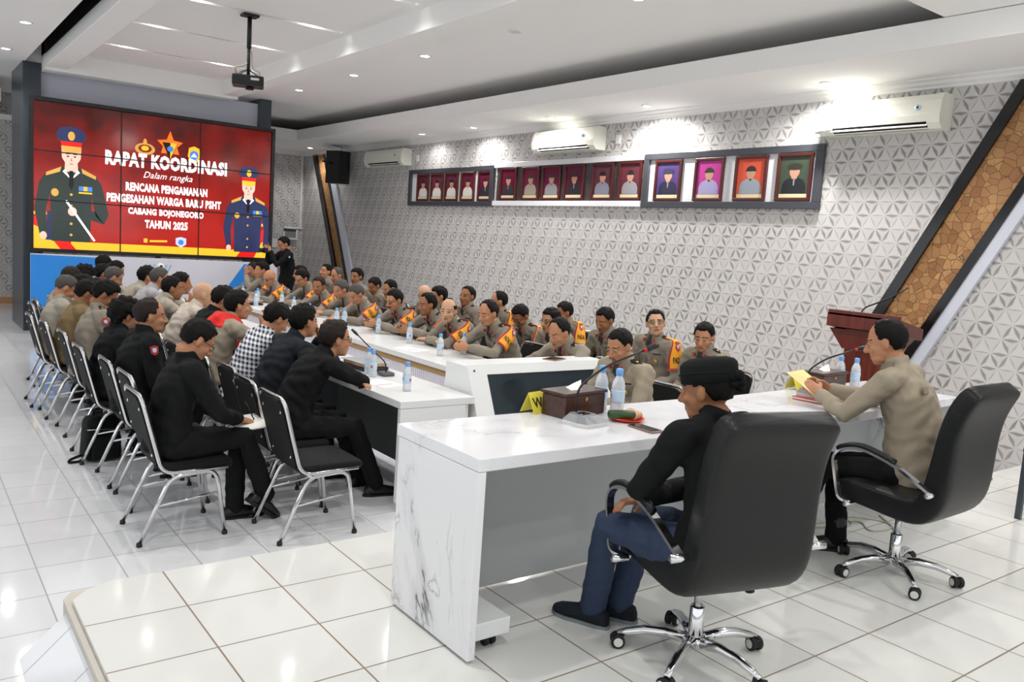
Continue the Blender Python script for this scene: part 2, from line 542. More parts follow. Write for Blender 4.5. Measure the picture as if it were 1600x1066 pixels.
# platform
mb = MB()
prism(mb, [(.56, YF), (.56, 3.78), (.60, 3.85), (5.45, 3.83), (5.45, 2.89), (XR, 2.89), (XR, YF)], 2, FZ, -.022)
struct('floor_platform_base', mb, mat('platform_riser', 'CFC8BE', .5, nz=.12, nzs=5))
mb = MB()
prism(mb, [(.585, YF), (.585, 3.71), (.65, 3.79), (.76, 3.845), (5.46, 3.845), (5.46, 2.90), (XR, 2.90), (XR, YF)], 2, -.022, 0.0)
struct('floor_platform', mb, M['plat'])
mb = MB(); prism(mb, [(.56, FZ), (.56, -.06), (.39, FZ)], 1, YF, 3.72); struct('floor_ramp', mb, M['floor'])

# ---------------------------------------------------------------- slanted wall panels
def slant_panel(name, label, y0, dy, segs, z0, z1):
    """segs: (offset0, offset1, part name, material, proud); y = y0 + dy*(z-1.2) + offset"""
    t = empty(name, (XR, y0, FZ)); tag(t, label, 'wall panel')
    for a, b, nm, m, pr in segs:
        poly = [(y0 + a + dy * (z0 - 1.2), z0), (y0 + b + dy * (z0 - 1.2), z0), (y0 + b + dy * (z1 - 1.2), z1), (y0 + a + dy * (z1 - 1.2), z1)]
        mb = MB(); prism(mb, poly, 0, XR - pr, XR - .001)
        mb.v = [(v[0] - XR, v[1] - y0, v[2] - FZ) for v in mb.v]
        mb.build(nm, m, t)
mm('strip_white', 'D3D6E2', 0.35)
slant_panel('slanted_panel', 'slanted panel of sliced logs in a black frame behind the podium', 4.36, -.51,
            [(-.11, 0, 'frame_bar', M['blackgloss'], .07), (-.54, -.11, 'log_face', M['logs'], .03), (-.63, -.54, 'frame_bar', M['blackgloss'], .07), (-.74, -.63, 'light_strip', M['strip_white'], .05)], FZ + .02, 3.29)
slant_panel('slanted_panel', 'slanted panel of sliced logs behind the hanging loudspeaker at the far corner', 17.14, .52,
            [(-.19, 0, 'frame_bar', M['blackgloss'], .07), (-.56, -.19, 'log_face', M['logs'], .03), (-.66, -.56, 'frame_bar', M['blackgloss'], .07), (-.92, -.66, 'light_strip', M['strip_white'], .05)], FZ + .02, 3.29)

# ---------------------------------------------------------------- columns, header, video wall, backdrop
for nm, x0, x1, y0, y1 in (('column_left', 1.59, 1.83, 14.5, 15.9), ('column_right', 5.16, 5.36, 14.5, 15.2)):
    mb = MB(); box(mb, (x0, y0, FZ), (x1, y1, ZC), 0, .004)
    for z in (1.2, 2.5): box(mb, (x0 - .002, y0 - .002, z), (x1 + .002, y1, z + .004))
    struct(nm, mb, M['char'])
sbox('wall_header', (1.83, 14.62, 2.9), (5.16, 14.72, 3.72), M['header'])

VX0, VX1, VZ0, VZ1, VY = 1.70, 5.30, 1.06, 3.235, 14.28
def emis(name, col, e=1.0):
    return mat('screen_' + name, col, .15, spec=.4, emit=e * .72)
vw = empty('video_wall', ((VX0 + VX1) / 2, VY, FZ))
tag(vw, 'wide nine-panel video wall showing a red title slide', 'screen')
def vpt(u, v, d=0.0):
    return (VX0 + (VX1 - VX0) * u - (VX0 + VX1) / 2, -d, VZ0 + (VZ1 - VZ0) * v - FZ)
# red slide background, emission mottled by noise
mred = bpy.data.materials.new('screen_red'); mred.use_nodes = True
nt = mred.node_tree; b = nt.nodes['Principled BSDF']; b.inputs['Roughness'].default_value = .12; b.inputs['Base Color'].default_value = (.02, .0, .0, 1)
tc = nt.nodes.new('ShaderNodeTexCoord'); sp = nt.nodes.new('ShaderNodeSeparateXYZ'); nt.links.new(tc.outputs['Object'], sp.inputs[0])
nz = nt.nodes.new('ShaderNodeTexNoise'); nz.inputs['Scale'].default_value = 1.6; nz.inputs['Detail'].default_value = 5
nt.links.new(tc.outputs['Object'], nz.inputs['Vector'])
zz = X(nt, sp.outputs[2]); hgt = ((zz - 1.3) / 2.2).sat()
f = (X(nt, nz.outputs['Fac']) * 1.5 - 0.45 + (0.75 - hgt) * 1.15).sat()
c = setcol(mred, f, '4A0A08', 'D8261C', None)
nt.links.new(c, b.inputs['Emission Color']); b.inputs['Emission Strength'].default_value = 0.62
n3 = 0
for r in range(3):
    for q in range(3):
        mb = MB(); g = .0035
        a = vpt(q / 3 + g / 2, r / 3 + g, 0); c2 = vpt((q + 1) / 3 - g / 2, (r + 1) / 3 - g, 0)
        box(mb, (a[0], -.0, a[2]), (c2[0], .06, c2[2]), 0, .002)
        mb.build('display', mred, vw)
mb = MB(); w2 = (VX1 - VX0) / 2; zA, zB = VZ0 - FZ, VZ1 - FZ
fr = .055
box(mb, (-w2 - fr, -.03, zA - fr), (w2 + fr, .09, zA)); box(mb, (-w2 - fr, -.03, zB), (w2 + fr, .09, zB + fr))
box(mb, (-w2 - fr, -.03, zA), (-w2, .09, zB)); box(mb, (w2, -.03, zA), (w2 + fr, .09, zB)); box(mb, (-w2, .061, zA), (w2, .09, zB))
mb.build('casing', M['bezel'], vw)
def flat(name, polys, m, d):
    mb = MB()
    for poly in polys:
        vs = [vpt(u, v, d) for u, v in poly]
        mb.add(vs, [list(range(len(vs)))], 0, False)
    return mb.build(name, m, vw)
def ell(cu, cv, ru, rv, n=18, a0=0, a1=2 * PI):
    return [(cu + ru * math.cos(a0 + (a1 - a0) * k / n), cv + rv * math.sin(a0 + (a1 - a0) * k / n)) for k in range(n + (0 if a1 - a0 > 6.2 else 1))]
ew, ey, eg, en, es, eo, er = emis('white', 'F6F6F8', .95), emis('yellow', 'E9B52E', .9), emis('gold', 'C89A4A', .9), emis('navy', '2A3154', .8), emis('skin', 'E9B9A8', .9), emis('olive', '2B3430', .8), emis('bright_red', 'D31F1A', .9)
emb, eblue, eorg, egr = emis('maroon', '7A1410', .8), emis('blue', '3E7BD0', .9), emis('orange', 'F0701E', 1.0), emis('green', '3C9A4A', .8)
AS = (VX1 - VX0) / (VZ1 - VZ0)
flat('gold_band', [[(0.14, 0), (.86, 0), (.86, .055), (.14, .055)]], ey, .001)
flat('corner_band', [[(0, .22), (.05, .22), (.115, .09), (.16, 0), (.1, 0), (0, 0)]], er, .002)
flat('corner_gold', [[(0, .0), (.1, 0), (.04, .13), (0, .16)], [(0, .252), (.075, .252), (.11, .10), (.1, .08), (.068, .232), (0, .232)]], ey, .003)
flat('corner_band', [[(1, .24), (.93, .2), (.845, 0), (.9, 0), (1, 0)]], er, .002)
flat('corner_gold', [[(1, .0), (.93, 0), (.965, .12), (1, .15)], [(1, .272), (.945, .272), (.91, .10), (.92, .08), (.952, .25), (1, .25)]], ey, .003)
def slide_officer(cu, base, s, coat, label, baton):
    """generic officer figure on the slide: cap, face, shoulders, coat to the hips"""
    U = lambda x, y: (cu + x * s / AS, base + y * s)
    P = lambda pts: [U(*p) for p in pts]
    E = lambda x, y, rx, ry: [(cu + (x + rx * math.cos(t)) * s / AS, base + (y + ry * math.sin(t)) * s) for t in np.linspace(0, 2 * PI, 20, endpoint=False)]
    flat('slide_figure', [P([(-.155, 0), (-.165, .30), (-.17, .5), (-.2, .6), (-.07, .66), (.07, .66), (.2, .6), (.17, .5), (.165, .30), (.155, 0)])], coat, .004)
    larm = [(-.2, .6), (-.25, .52), (-.29, .28), (-.25, .06), (-.19, .06), (-.20, .28), (-.155, .48)]
    rarm = [(.2, .6), (.25, .52), (.30, .28), (.28, .17), (.04, .28), (.05, .20), (.2, .22), (.19, .28), (.155, .48)] if baton else [(-x, y) for x, y in larm]
    flat('slide_arm', [P(larm)], coat, .0042)
    flat('slide_arm', [P([(.2, .6), (.25, .52), (.31, .26), (.27, .17), (.20, .24), (.155, .48)]), P([(.27, .17), (.03, .24), (.04, .31), (.2, .28)])] if baton else [P(rarm)], coat, .0046)
    flat('slide_eyes', [E(-.028, .755, .011, .006), E(.028, .755, .011, .006), P([(-.045, .772), (-.012, .775), (-.012, .779), (-.045, .778)]), P([(.045, .772), (.012, .775), (.012, .779), (.045, .778)])], emis('tie', '14161C', .5), .0065)
    flat('slide_mouth', [E(0, .69, .018, .005), P([(-.008, .715), (.008, .715), (0, .75)])], emis('lip', 'B7766A', .8), .0064)
    flat('slide_hand', [E(-.22, .045, .028, .035)], es, .0048)
    flat('slide_face', [P([(-.055, .62), (.055, .62), (.05, .70), (.075, .74), (.08, .84), (-.08, .84), (-.075, .74), (-.05, .70)]), E(.01 if baton else .22, .27 if baton else .045, .036, .04)], es, .005)
    flat('slide_collar', [P([(-.05, .64), (0, .55), (-.07, .62)]), P([(.05, .64), (0, .55), (.07, .62)])], ew, .006)
    flat('slide_tie', [P([(-.015, .63), (.015, .63), (.02, .5), (0, .46), (-.02, .5)])], emis('tie', '14161C', .5), .007)
    flat('slide_cap', [P([(-.075, .86), (.075, .86), (.125, .94), (.09, 1.0), (0, 1.02), (-.09, 1.0), (-.125, .94)])], en, .006)
    flat('slide_cap_band', [P([(-.08, .84), (.08, .84), (.085, .885), (-.085, .885)])], er, .007)
    flat('slide_cap_peak', [P([(-.08, .845), (.08, .845), (.075, .80), (0, .785), (-.075, .80)]), E(0, .935, .028, .04)], eg if baton else ey, .008)
    flat('slide_trim', [P([(-.2, .6), (-.08, .66), (-.09, .615), (-.2, .57)]), P([(.2, .6), (.08, .66), (.09, .615), (.2, .57)])] + [E(.0, y, .012, .012) for y in (.42, .32, .16, .06)] + [E(-.13, .43, .03, .035)], eg, .008)
    flat('slide_ribbons', [P([(.06, .5), (.17, .5), (.17, .46), (.06, .46)])], eblue, .008)
    flat('slide_ribbons', [P([(.1, .5), (.13, .5), (.13, .46), (.1, .46)]), P([(.06, .45), (.17, .45), (.17, .435), (.06, .435)])], ey, .009)
    if baton: flat('slide_baton', [P([(-.05, .36), (-.035, .37), (.2, .02), (.185, .01)])], ew, .009)
slide_officer(.14, .055, .78, eo, '', True)
flat('slide_sleeve', [[(.045, .06), (.2, .06), (.2, .26), (.05, .26)]], en, .0035)
slide_officer(.895, .04, .66, en, '', False)
# emblems at the top and the foot of the slide
flat('emblem_ring', [ell(.43, .755, .042, .042), ell(.43, .80, .008, .03)], eg, .004)
flat('emblem_shield', [ell(.43, .758, .028, .028)], emb, .005); flat('emblem_core', [ell(.43, .76, .016, .018)], ey, .006)
flat('emblem_flame', [[(.535, .905), (.55, .84), (.59, .83), (.565, .79), (.575, .74), (.545, .74), (.537, .67), (.525, .74), (.497, .74), (.505, .79), (.48, .83), (.52, .84)]], eorg, .004)
flat('emblem_triangle', [[(.502, .82), (.568, .82), (.536, .69)]], emis('dark', '1A1718', .4), .005)
flat('emblem_triangle', [[(.536, .82), (.566, .82), (.536, .70)]], ey, .006)
flat('emblem_core', [ell(.536, .775, .014, .02)], eblue, .007)
flat('emblem_shield', [[(.617, .80), (.64, .815), (.663, .80), (.668, .74), (.655, .70), (.64, .69), (.625, .70), (.612, .74)]], ey, .004)
flat('emblem_core', [ell(.64, .748, .019, .034)], eblue, .005); flat('emblem_peak', [[(.626, .735), (.64, .765), (.654, .735)]], ew, .006)
flat('emblem_small', [[(.43, .105), (.446, .105), (.446, .075), (.43, .075)], [(.455, .095), (.53, .1), (.53, .085), (.455, .08)]], ey, .004)
flat('emblem_small', [[(.567, .12), (.59, .13), (.613, .12), (.613, .075), (.59, .05), (.567, .075)]], emis('lilac', 'B9C3F2', .9), .004)
flat('emblem_core', [ell(.59, .09, .012, .02)], eblue, .005)
def vtext(s, u, v, wu, hv, m, bold=.03, shear=0.0):
    mb = MB(); o = vpt(u, v, .006)
    put_text(mb, s, lambda a, b: (o[0] + a, o[1], o[2] + b), wu * (VX1 - VX0), hv * (VZ1 - VZ0), bold, shear)
    mb.build('slide_lettering', m, vw)
vtext('RAPAT KOORDINASI', .53, .668, .52, .105, ew, .055)
vtext('Dalam rangka', .53, .563, .21, .06, ew, .0, .35)
vtext('RENCANA PENGAMANAN', .528, .475, .35, .062, ew, .05)
vtext('PENGESAHAN WARGA BARU PSHT', .522, .388, .49, .062, ew, .05)
vtext('CABANG BOJONEGORO', .526, .295, .325, .062, ew, .05)
vtext('TAHUN 2025', .526, .212, .185, .062, ew, .05)
for q in (1, 2):
    mb = MB(); a = vpt(q / 3, 0); box(mb, (a[0] - .009, -.013, zA), (a[0] + .009, -.0105, zB)); mb.build('bezel_line', M['bezel'], vw)
    mb = MB(); a = vpt(0, q / 3); box(mb, (-w2, -.013, a[2] - .009), (w2, -.0105, a[2] + .009)); mb.build('bezel_line', M['bezel'], vw)
# stand of the video wall
mb = MB()
for x in (-1.7, 0, 1.7):
    box(mb, (x - .04, .1, .05), (x + .04, .16, zB), 0, .004); box(mb, (x - .04, -.15, .05), (x + .04, .55, .11), 0, .004)
mb.build('stand_frame', M['bezel'], vw)
mb = MB()
for x in (-1.7, 0, 1.7):
    for y in (-.1, .5): lathe(mb, [(.01, -.02), (.027, -.018), (.027, .018), (.01, .02)], (x, y, .027), 14, ax='x')
mb.build('caster_wheels', M['rubber'], vw)

bd = empty('printed_backdrop', (3.5, 14.09, FZ))
tag(bd, 'white printed board with blue slanted shapes under the video wall', 'backdrop board')
BX0, BX1, BZ0, BZ1 = 1.64, 5.40, .24, 1.205    # heights above the hall floor
mb = MB(); box(mb, (BX0 - 3.5, 0, BZ0), (BX1 - 3.5, .03, BZ1), 0, .002); mb.build('board', M['whiteboard'], bd)
mm('print_blue', '2E8FE8', .5); mm('print_light', '8FBCEB', .5)
def bpoly(polys, m, nm):
    mb = MB()
    for p in polys:
        vs = [(BX0 + (BX1 - BX0) * u - 3.5, -.002, BZ0 + (BZ1 - BZ0) * v) for u, v in p]
        mb.add(vs, [list(range(len(vs)))], 0, False)
    mb.build(nm, m, bd)
bpoly([[(0.0, 0.0), (.12, 0.0), (.285, .97), (.0, .985)], [(.755, .45), (.845, .96), (.905, .96), (.905, .45)], [(.71, .36), (.90, .36), (.90, .40), (.735, .40)]], M['print_blue'], 'blue_shape')
bpoly([[(.372 + k * .0165, .40), (.378 + k * .0165, .40), (.432 + k * .0165, .90), (.426 + k * .0165, .90)] for k in range(7)], M['print_light'], 'stripe_pattern')
mb = MB(); box(mb, (BX0 - 3.5, .005, .03), (BX1 - 3.5, .03, BZ0), 0, .002); mb.build('skirt', M['bezel'], bd)

# ---------------------------------------------------------------- portrait boards and portraits on the right wall
def wallpt(t, y, z, d): return (XR - d - t[0], y - t[1], z - t[2])
def board(label, ya, yb, zb, zt, fields, rails):
    t = empty('portrait_board', (XR, (ya + yb) / 2, zb)); tag(t, label, 'display board', 'portrait boards on the right wall')
    o = (XR, (ya + yb) / 2, zb)
    def bx(nm, y0, y1, z0, z1, d, m):
        mb = MB(); box(mb, (-d, y0 - o[1], z0 - zb), (-.002, y1 - o[1], z1 - zb), 0, .004); mb.build(nm, m, t)
    bx('back_panel', ya + .05, yb - .05, zb + .05, zt - .05, .012, fields)
    h = .075
    bx('rail', ya, yb, zb, zb + h, .05, rails); bx('rail', ya, yb, zt - h, zt, .05, rails)
    if rails is M['frame_board']:
        bx('end_post', ya, ya + .09, zb + h, zt - h, .05, rails); bx('end_post', yb - .09, yb, zb + h, zt - h, .05, rails)
mm('board_dark', '4B4648', .3); mm('rail_white', 'E6E6EA', .3)
board('white portrait board in a dark glossy frame, nearest of the three', 5.12, 7.70, 2.18, 2.855, M['rail_white'], M['frame_board'])
board('dark portrait board with white rails between the two framed boards', 7.72, 11.03, 2.19, 2.86, M['board_dark'], M['rail_white'])
board('portrait board in a dark frame with white gaps, farthest of the three', 11.05, 13.78, 2.18, 2.83, M['rail_white'], M['frame_board'])
pc = {}
def pcol(h, g=.5):
    if h not in pc: pc[h] = mat('photo_' + h, h, g)
    return pc[h]
def portrait(y, w, z0, z1, bg, shirt, label, grp, cap=None, skin='B88A72', d=.012):
    t = empty('framed_portrait', (XR - d, y, z0)); tag(t, label, 'portrait', grp)
    # the hall looks at -x faces: local +y of the wall runs away from the camera
    h = z1 - z0
    mb = MB(); f = .035
    for a, b_, c_, e in ((-w / 2, w / 2, 0, f), (-w / 2, w / 2, h - f, h), (-w / 2, -w / 2 + f, f, h - f), (w / 2 - f, w / 2, f, h - f)):
        box(mb, (-.035, a, c_), (-.001, b_, e), 0, .006)
    mb.build('frame', M['frame_wood'], t)
    iw, ih = w - 2 * f, h - 2 * f
    Q = lambda u, v, dd: (-.012 - dd, -(u - .5) * iw, f + v * ih)      # u grows towards the camera side (right in the photo)
    def face(nm, poly, m, dd):
        mb = MB(); mb.add([Q(u, v, dd) for u, v in poly], [list(range(len(poly)))], 0, False); mb.build(nm, m, t)
    face('photo_ground', [(0, 0), (1, 0), (1, 1), (0, 1)], pcol(bg, .15), 0)
    face('photo_plate', [(.03, .01), (.97, .01), (.97, .10), (.03, .10)], pcol('D9CFA8'), .003)
    face('photo_body', [(.1, .11), (.9, .11), (.9, .3), (.82, .42), (.62, .5), (.38, .5), (.18, .42), (.1, .3)], pcol(shirt), .001)
    E = lambda cu, cv, ru, rv, a0=0, a1=2 * PI: [(cu + ru * math.cos(a), cv + rv * math.sin(a)) for a in np.linspace(a0, a1, 18, endpoint=a1 - a0 < 6)]
    face('photo_face', [(.42, .46), (.58, .46)] + E(.5, .64, .17, .15, -.9, PI + .9), pcol(skin), .002)
    face('photo_hair', E(.5, .68, .19, .14, .0, PI), pcol(cap or '1C1615'), .003)
    if cap: face('photo_cap', E(.5, .76, .25, .085), pcol(cap), .0035)
    face('photo_tie', [(.47, .47), (.53, .47), (.52, .3), (.48, .3)] if shirt[0] in '12' else [(.46, .49), (.54, .49), (.5, .42)], pcol('15151A' if shirt[0] not in '12' else '8F8F92'), .002)
G1, G2, G3 = 'portraits on the nearest board', 'portraits on the white-railed board', 'portraits on the farthest board'
for y, bg, sh, cap, lb in ((7.28, '4E3C6E', '23233E', '2C2C48', 'portrait of a capped officer in navy on purple, first on the nearest board'),
                           (6.63, 'B83F8E', '9C95BE', None, 'portrait of an officer in a lilac shirt on magenta'),
                           (6.03, 'D2553C', '8C95A0', None, 'portrait of an officer in a grey shirt on bright red'),
                           (5.46, '3F4A3C', '1A1C20', '2E2A20', 'portrait of a capped officer in black on dark green, nearest of all')):
    portrait(y, .44, 2.262, 2.772, bg, sh, lb, G1, cap)
for y, bg, sh, cap, lb in ((10.65, '6E1C3A', '2A2330', None, 'portrait of a man in dark dress on maroon, first on the white-railed board'),
                           (10.08, '702A44', '9E9488', None, 'portrait in a tan shirt on maroon, second on the white-railed board'),
                           (9.58, '6A2140', '8A8A90', None, 'portrait of a moustached man in grey on maroon, third on the white-railed board'),
                           (9.07, '5C2338', '1E1C26', None, 'portrait in black dress with medals on maroon, fourth on the white-railed board'),
                           (8.48, '5E3440', '7C7C8C', None, 'portrait in a blue-grey shirt on faded maroon, fifth on the white-railed board'),
                           (7.95, '64303C', '8E8E92', None, 'portrait in a light grey shirt on maroon, last on the white-railed board')):
    portrait(y, .43, 2.272, 2.778, bg, sh, lb, G2, cap)
for y, bg, sh, cap, lb in ((13.27, '5A2030', 'DDD6CE', None, 'portrait in a white shirt, farthest of all on the farthest board'),
                           (12.79, '6A2A3E', 'DCD6D0', None, 'portrait in a white shirt, second on the farthest board'),
                           (12.31, '64243A', 'D8D2CC', None, 'portrait in a white shirt, third on the farthest board'),
                           (11.80, '6C2038', 'DAD4CE', None, 'portrait in a white shirt, fourth on the farthest board'),
                           (11.28, '611B33', '262230', None, 'portrait in dark dress, last on the farthest board')):
    portrait(y, .42, 2.262, 2.748, bg, sh, lb, G3, cap)

# ---------------------------------------------------------------- air conditioners
def aircon(yc, w, h, zb, label):
    t = empty('air_conditioner', (XR, yc, zb)); tag(t, label, 'air conditioner', 'wall air conditioners')
    mb = MB()
    prof = [(0, 0), (-.16, 0), (-.215, .05), (-.225, .12), (-.21, h * .8), (-.17, h), (0, h)]
    prism(mb, prof, 1, -w / 2, w / 2, 0)
    mb.v = [(v[0], v[1], v[2]) for v in mb.v]
    mb.build('body', M['ac'], t)
    mb = MB()
    for s_ in (-1, 1):
        mb = MB(); prism(mb, [(-.002, -.004), (-.165, -.004), (-.222, .046), (-.232, .12), (-.216, h * .8 + .004), (-.172, h + .005), (-.002, h + .005)], 1, s_ * w / 2 - .03, s_ * w / 2 + .03, 0)
        mb.build('end_cap', M['ac'], t)
    mb = MB(); prism(mb, [(-.150, -.003), (-.208, .034), (-.2195, .058), (-.15, .02)], 1, -w * .42, w * .40); mb.build('outlet', M['cavity'], t)
    mb = MB(); prism(mb, [(-.226, .016), (-.232, .022), (-.198, .046), (-.192, .04)], 1, -w * .43, w * .41); mb.build('louvre', M['white'], t)
    mb = MB(); lathe(mb, [(.001, -.001), (.028, -.001), (.028, .001), (.001, .001)], (-.2245, -w * .34, h * .62), 18, ax='x'); mb.build('badge', M['label_blue'], t)
    mb = MB(); box(mb, (-.228, -w * .34 - .012, h * .62 - .012), (-.224, -w * .34 + .012, h * .62 + .012), 0, .001); mb.build('badge_mark', M['mic_dark'], t)
aircon(4.48, 1.16, .31, 2.91, 'large cream air conditioner beside the top of the slanted log panel')
aircon(9.18, 1.30, .30, 2.95, 'cream air conditioner over the white-railed portrait board')
aircon(14.54, 1.45, .30, 2.92, 'cream air conditioner near the loudspeaker, farthest of the three')
for y, z, lb in ((5.22, 2.98, 'small white switch plate left of the nearest air conditioner'), (8.25, 3.02, 'small white switch plate right of the middle air conditioner'), (13.55, 2.98, 'small white switch plate right of the farthest air conditioner')):
    t = empty('switch_plate', (XR, y, z)); tag(t, lb, 'switch', 'switch plates by the air conditioners')
    mb = MB(); box(mb, (-.018, -.045, 0), (-.001, .045, .12), 0, .005); mb.build('plate', M['white'], t)
    mb = MB(); box(mb, (-.024, -.015, .04), (-.018, .015, .08), 0, .002); mb.build('rocker', M['lamp_off'], t)
mb = MB(); tube(mb, fillet([(XR - .012, 8.42, 3.06), (XR - .012, 8.3, 3.12), (XR - .012, 8.28, 3.25), (XR - .012, 8.45, 3.33)], .05), .005, 6)
tag(mb.build('power_cord', M['cable']), 'thin white cord looping up from the middle air conditioner', 'cord')

# loudspeaker
t = empty('loudspeaker', (7.5, 16.35, 2.60), math.radians(-62)); tag(t, 'black loudspeaker hung high on the wall at the far corner', 'speaker')
mb = MB(); prism(mb, [(-.21, .13), (.21, .13), (.24, -.02), (.17, -.18), (-.17, -.18), (-.24, -.02)], 2, 0, .66); mb.build('cabinet', M['black'], t)
mb = MB(); lathe(mb, [(.165, 0), (.165, .008), (.15, .010), (.06, -.002), (.02, .006)], (0, .132, .22), 24, ax='y'); mb.build('woofer', M['rubber'], t)
mb = MB(); prism(mb, [(-.13, .46), (.13, .46), (.09, .58), (-.09, .58)], 1, .131, .139); mb.build('horn', M['cavity'], t)
mb = MB(); box(mb, (-.05, .131, .09), (.05, .137, .13), 0, .001); mb.build('nameplate', M['lamp_off'], t)
mb = MB(); tube(mb, [(0, -.15, .4), (-.1, -.38, .42)], .02, 8); tube(mb, fillet([(.1, 0, .66), (.1, 0, .74), (.05, -.25, .76)], .03), .006, 6); mb.build('wall_bracket', M['black'], t)

# conduit, meter box, switches on the back wall
mb = MB(); box(mb, (7.70, YB - .035, 1.62), (7.74, YB - .001, 3.29), 0, .004); box(mb, (7.34, YB - .034, 1.60), (7.78, YB - .001, 1.64), 0, .004)
tag(mb.build('conduit', M['white']), 'white cable conduit running down the far corner to the meter box', 'conduit')
t = empty('meter_box', (7.47, YB, 1.34)); tag(t, 'white breaker box with dark window above the photographer', 'electrical box')
mb = MB(); box(mb, (-.17, -.09, 0), (.17, -.001, .24), 0, .01); mb.build('box', M['white'], t)
mb = MB(); box(mb, (-.14, -.094, .05), (.13, -.0895, .19), 0, .002); mb.build('window', mat('smoked_window', '8A8C8C', .2), t)
mb = MB(); box(mb, (-.175, -.093, .19), (.13, -.088, .245), 0, .002); mb.build('lid_shadow_gap', M['char'], t)  # solid dark strip drawn in place of the lid's shadow gap
for x, z, lb in ((7.12, 1.14, 'white wall switch left of the meter box'), (6.6, 1.0, 'white wall switch by the video wall edge')):
    mb = MB(); box(mb, (x - .06, YB - .02, z), (x + .06, YB - .001, z + .2), 0, .006)
    tag(mb.build('wall_switch', M['white']), lb, 'switch', 'switches on the back wall')

# projector on its pole
t = empty('projector', (3.25, 9.55, 3.16)); tag(t, 'black projector hanging on a pole from the ceiling', 'projector')
R_ = Matrix.Rotation(math.radians(-20), 4, 'Z')
mb = MB(); box(mb, (-.17, -.13, 0), (.17, .13, .115), 0, .018); mb.xf(R_); mb.build('body', M['black'], t)
mb = MB(); box(mb, (.03, -.133, .06), (.12, -.128, .085), 0, .001); mb.xf(R_); mb.build('port_label', M['lamp_off'], t)
mb = MB(); lathe(mb, [(.03, -.02), (.045, -.02), (.045, .0), (.03, .012)], (.02, -.02, -.012), 16, ax='z'); mb.xf(R_); mb.build('foot', M['rubber'], t)
mb = MB(); tube(mb, [(0, 0, .13), (0, 0, .45)], .019, 10); tube(mb, [(0, 0, .42), (0, 0, TZ - 3.16 - .02)], .026, 10); mb.build('pole', M['black'], t)
mb = MB(); box(mb, (-.09, -.07, TZ - 3.16 - .03), (.09, .07, TZ - 3.16 - .001), 0, .008); mb.build('ceiling_mount', M['black'], t)
mb = MB()
for a, b_ in ((-.12, -.08), (.12, -.08), (-.12, .08), (.12, .08)): tube(mb, fillet([(0, 0, .19), (a * .6, b_ * .6, .16), (a, b_, .112)], .04), .008, 6)
mb.xf(R_); mb.build('bracket', M['steel'], t)
mb = MB(); tube(mb, fillet([(-.1, .05, .115), (-.16, .02, .2), (-.05, 0, .22), (0.02, 0, .3)], .05), .009, 6); tube(mb, fillet([(.12, .05, .115), (.15, 0, .18), (.05, 0, .2), (0.03, 0, .4)], .05), .006, 6); mb.build('cable', M['cable'], t)
# ---------------------------------------------------------------- head desks on the platform
def desk(loc, rz, L, label, left_panel=True):
    t = empty('head_desk', loc, rz); tag(t, label, 'desk', 'marble desks on the platform')
    D, H = .63, .81
    mb = MB(); box(mb, (0, 0, H - .052), (L, D, H), 0, .004); mb.build('desk_top', M['marble_top'], t)
    mb = MB(); box(mb, (0, 0, .012), (.035, D - .02, H - .053), 0, .003); mb.build('side_panel', M['marble'], t)
    mb = MB(); box(mb, (L - .035, 0, .012), (L, D - .02, H - .053), 0, .003); mb.build('side_panel', M['marble'], t)
    mb = MB(); box(mb, (.036, D - .09, .014), (L - .036, D - .065, H - .053), 0, .002); mb.build('modesty_panel', M['laminate_grey'], t)
    for x in (.036, L - .236):
        mb = MB(); box(mb, (x, .05, .055), (x + .2, D - .1, .125), 0, .004); mb.build('foot_block', M['laminate'], t)
        for y in (.10, D - .16):
            mb = MB()
            cx = x + (.05 if x > 1 else .13)
            for s_ in (-.016, .016): lathe(mb, [(.008, -.009), (.024, -.008), (.024, .008), (.008, .009)], (cx + s_, y, .0245), 14, ax='x')
            box(mb, (cx - .02, y - .02, .03), (cx + .02, y + .015, .054), 0, .003)
            mb.build('caster', M['rubber'], t)
    return t
desk((1.735, 2.44, 0), 0, 1.93, 'marble-veined white desk in front of the man in the black head cloth')
desk((3.70, 2.40, 0), math.radians(3), 1.88, 'marble-veined white desk where the officer with the yellow paper sits')

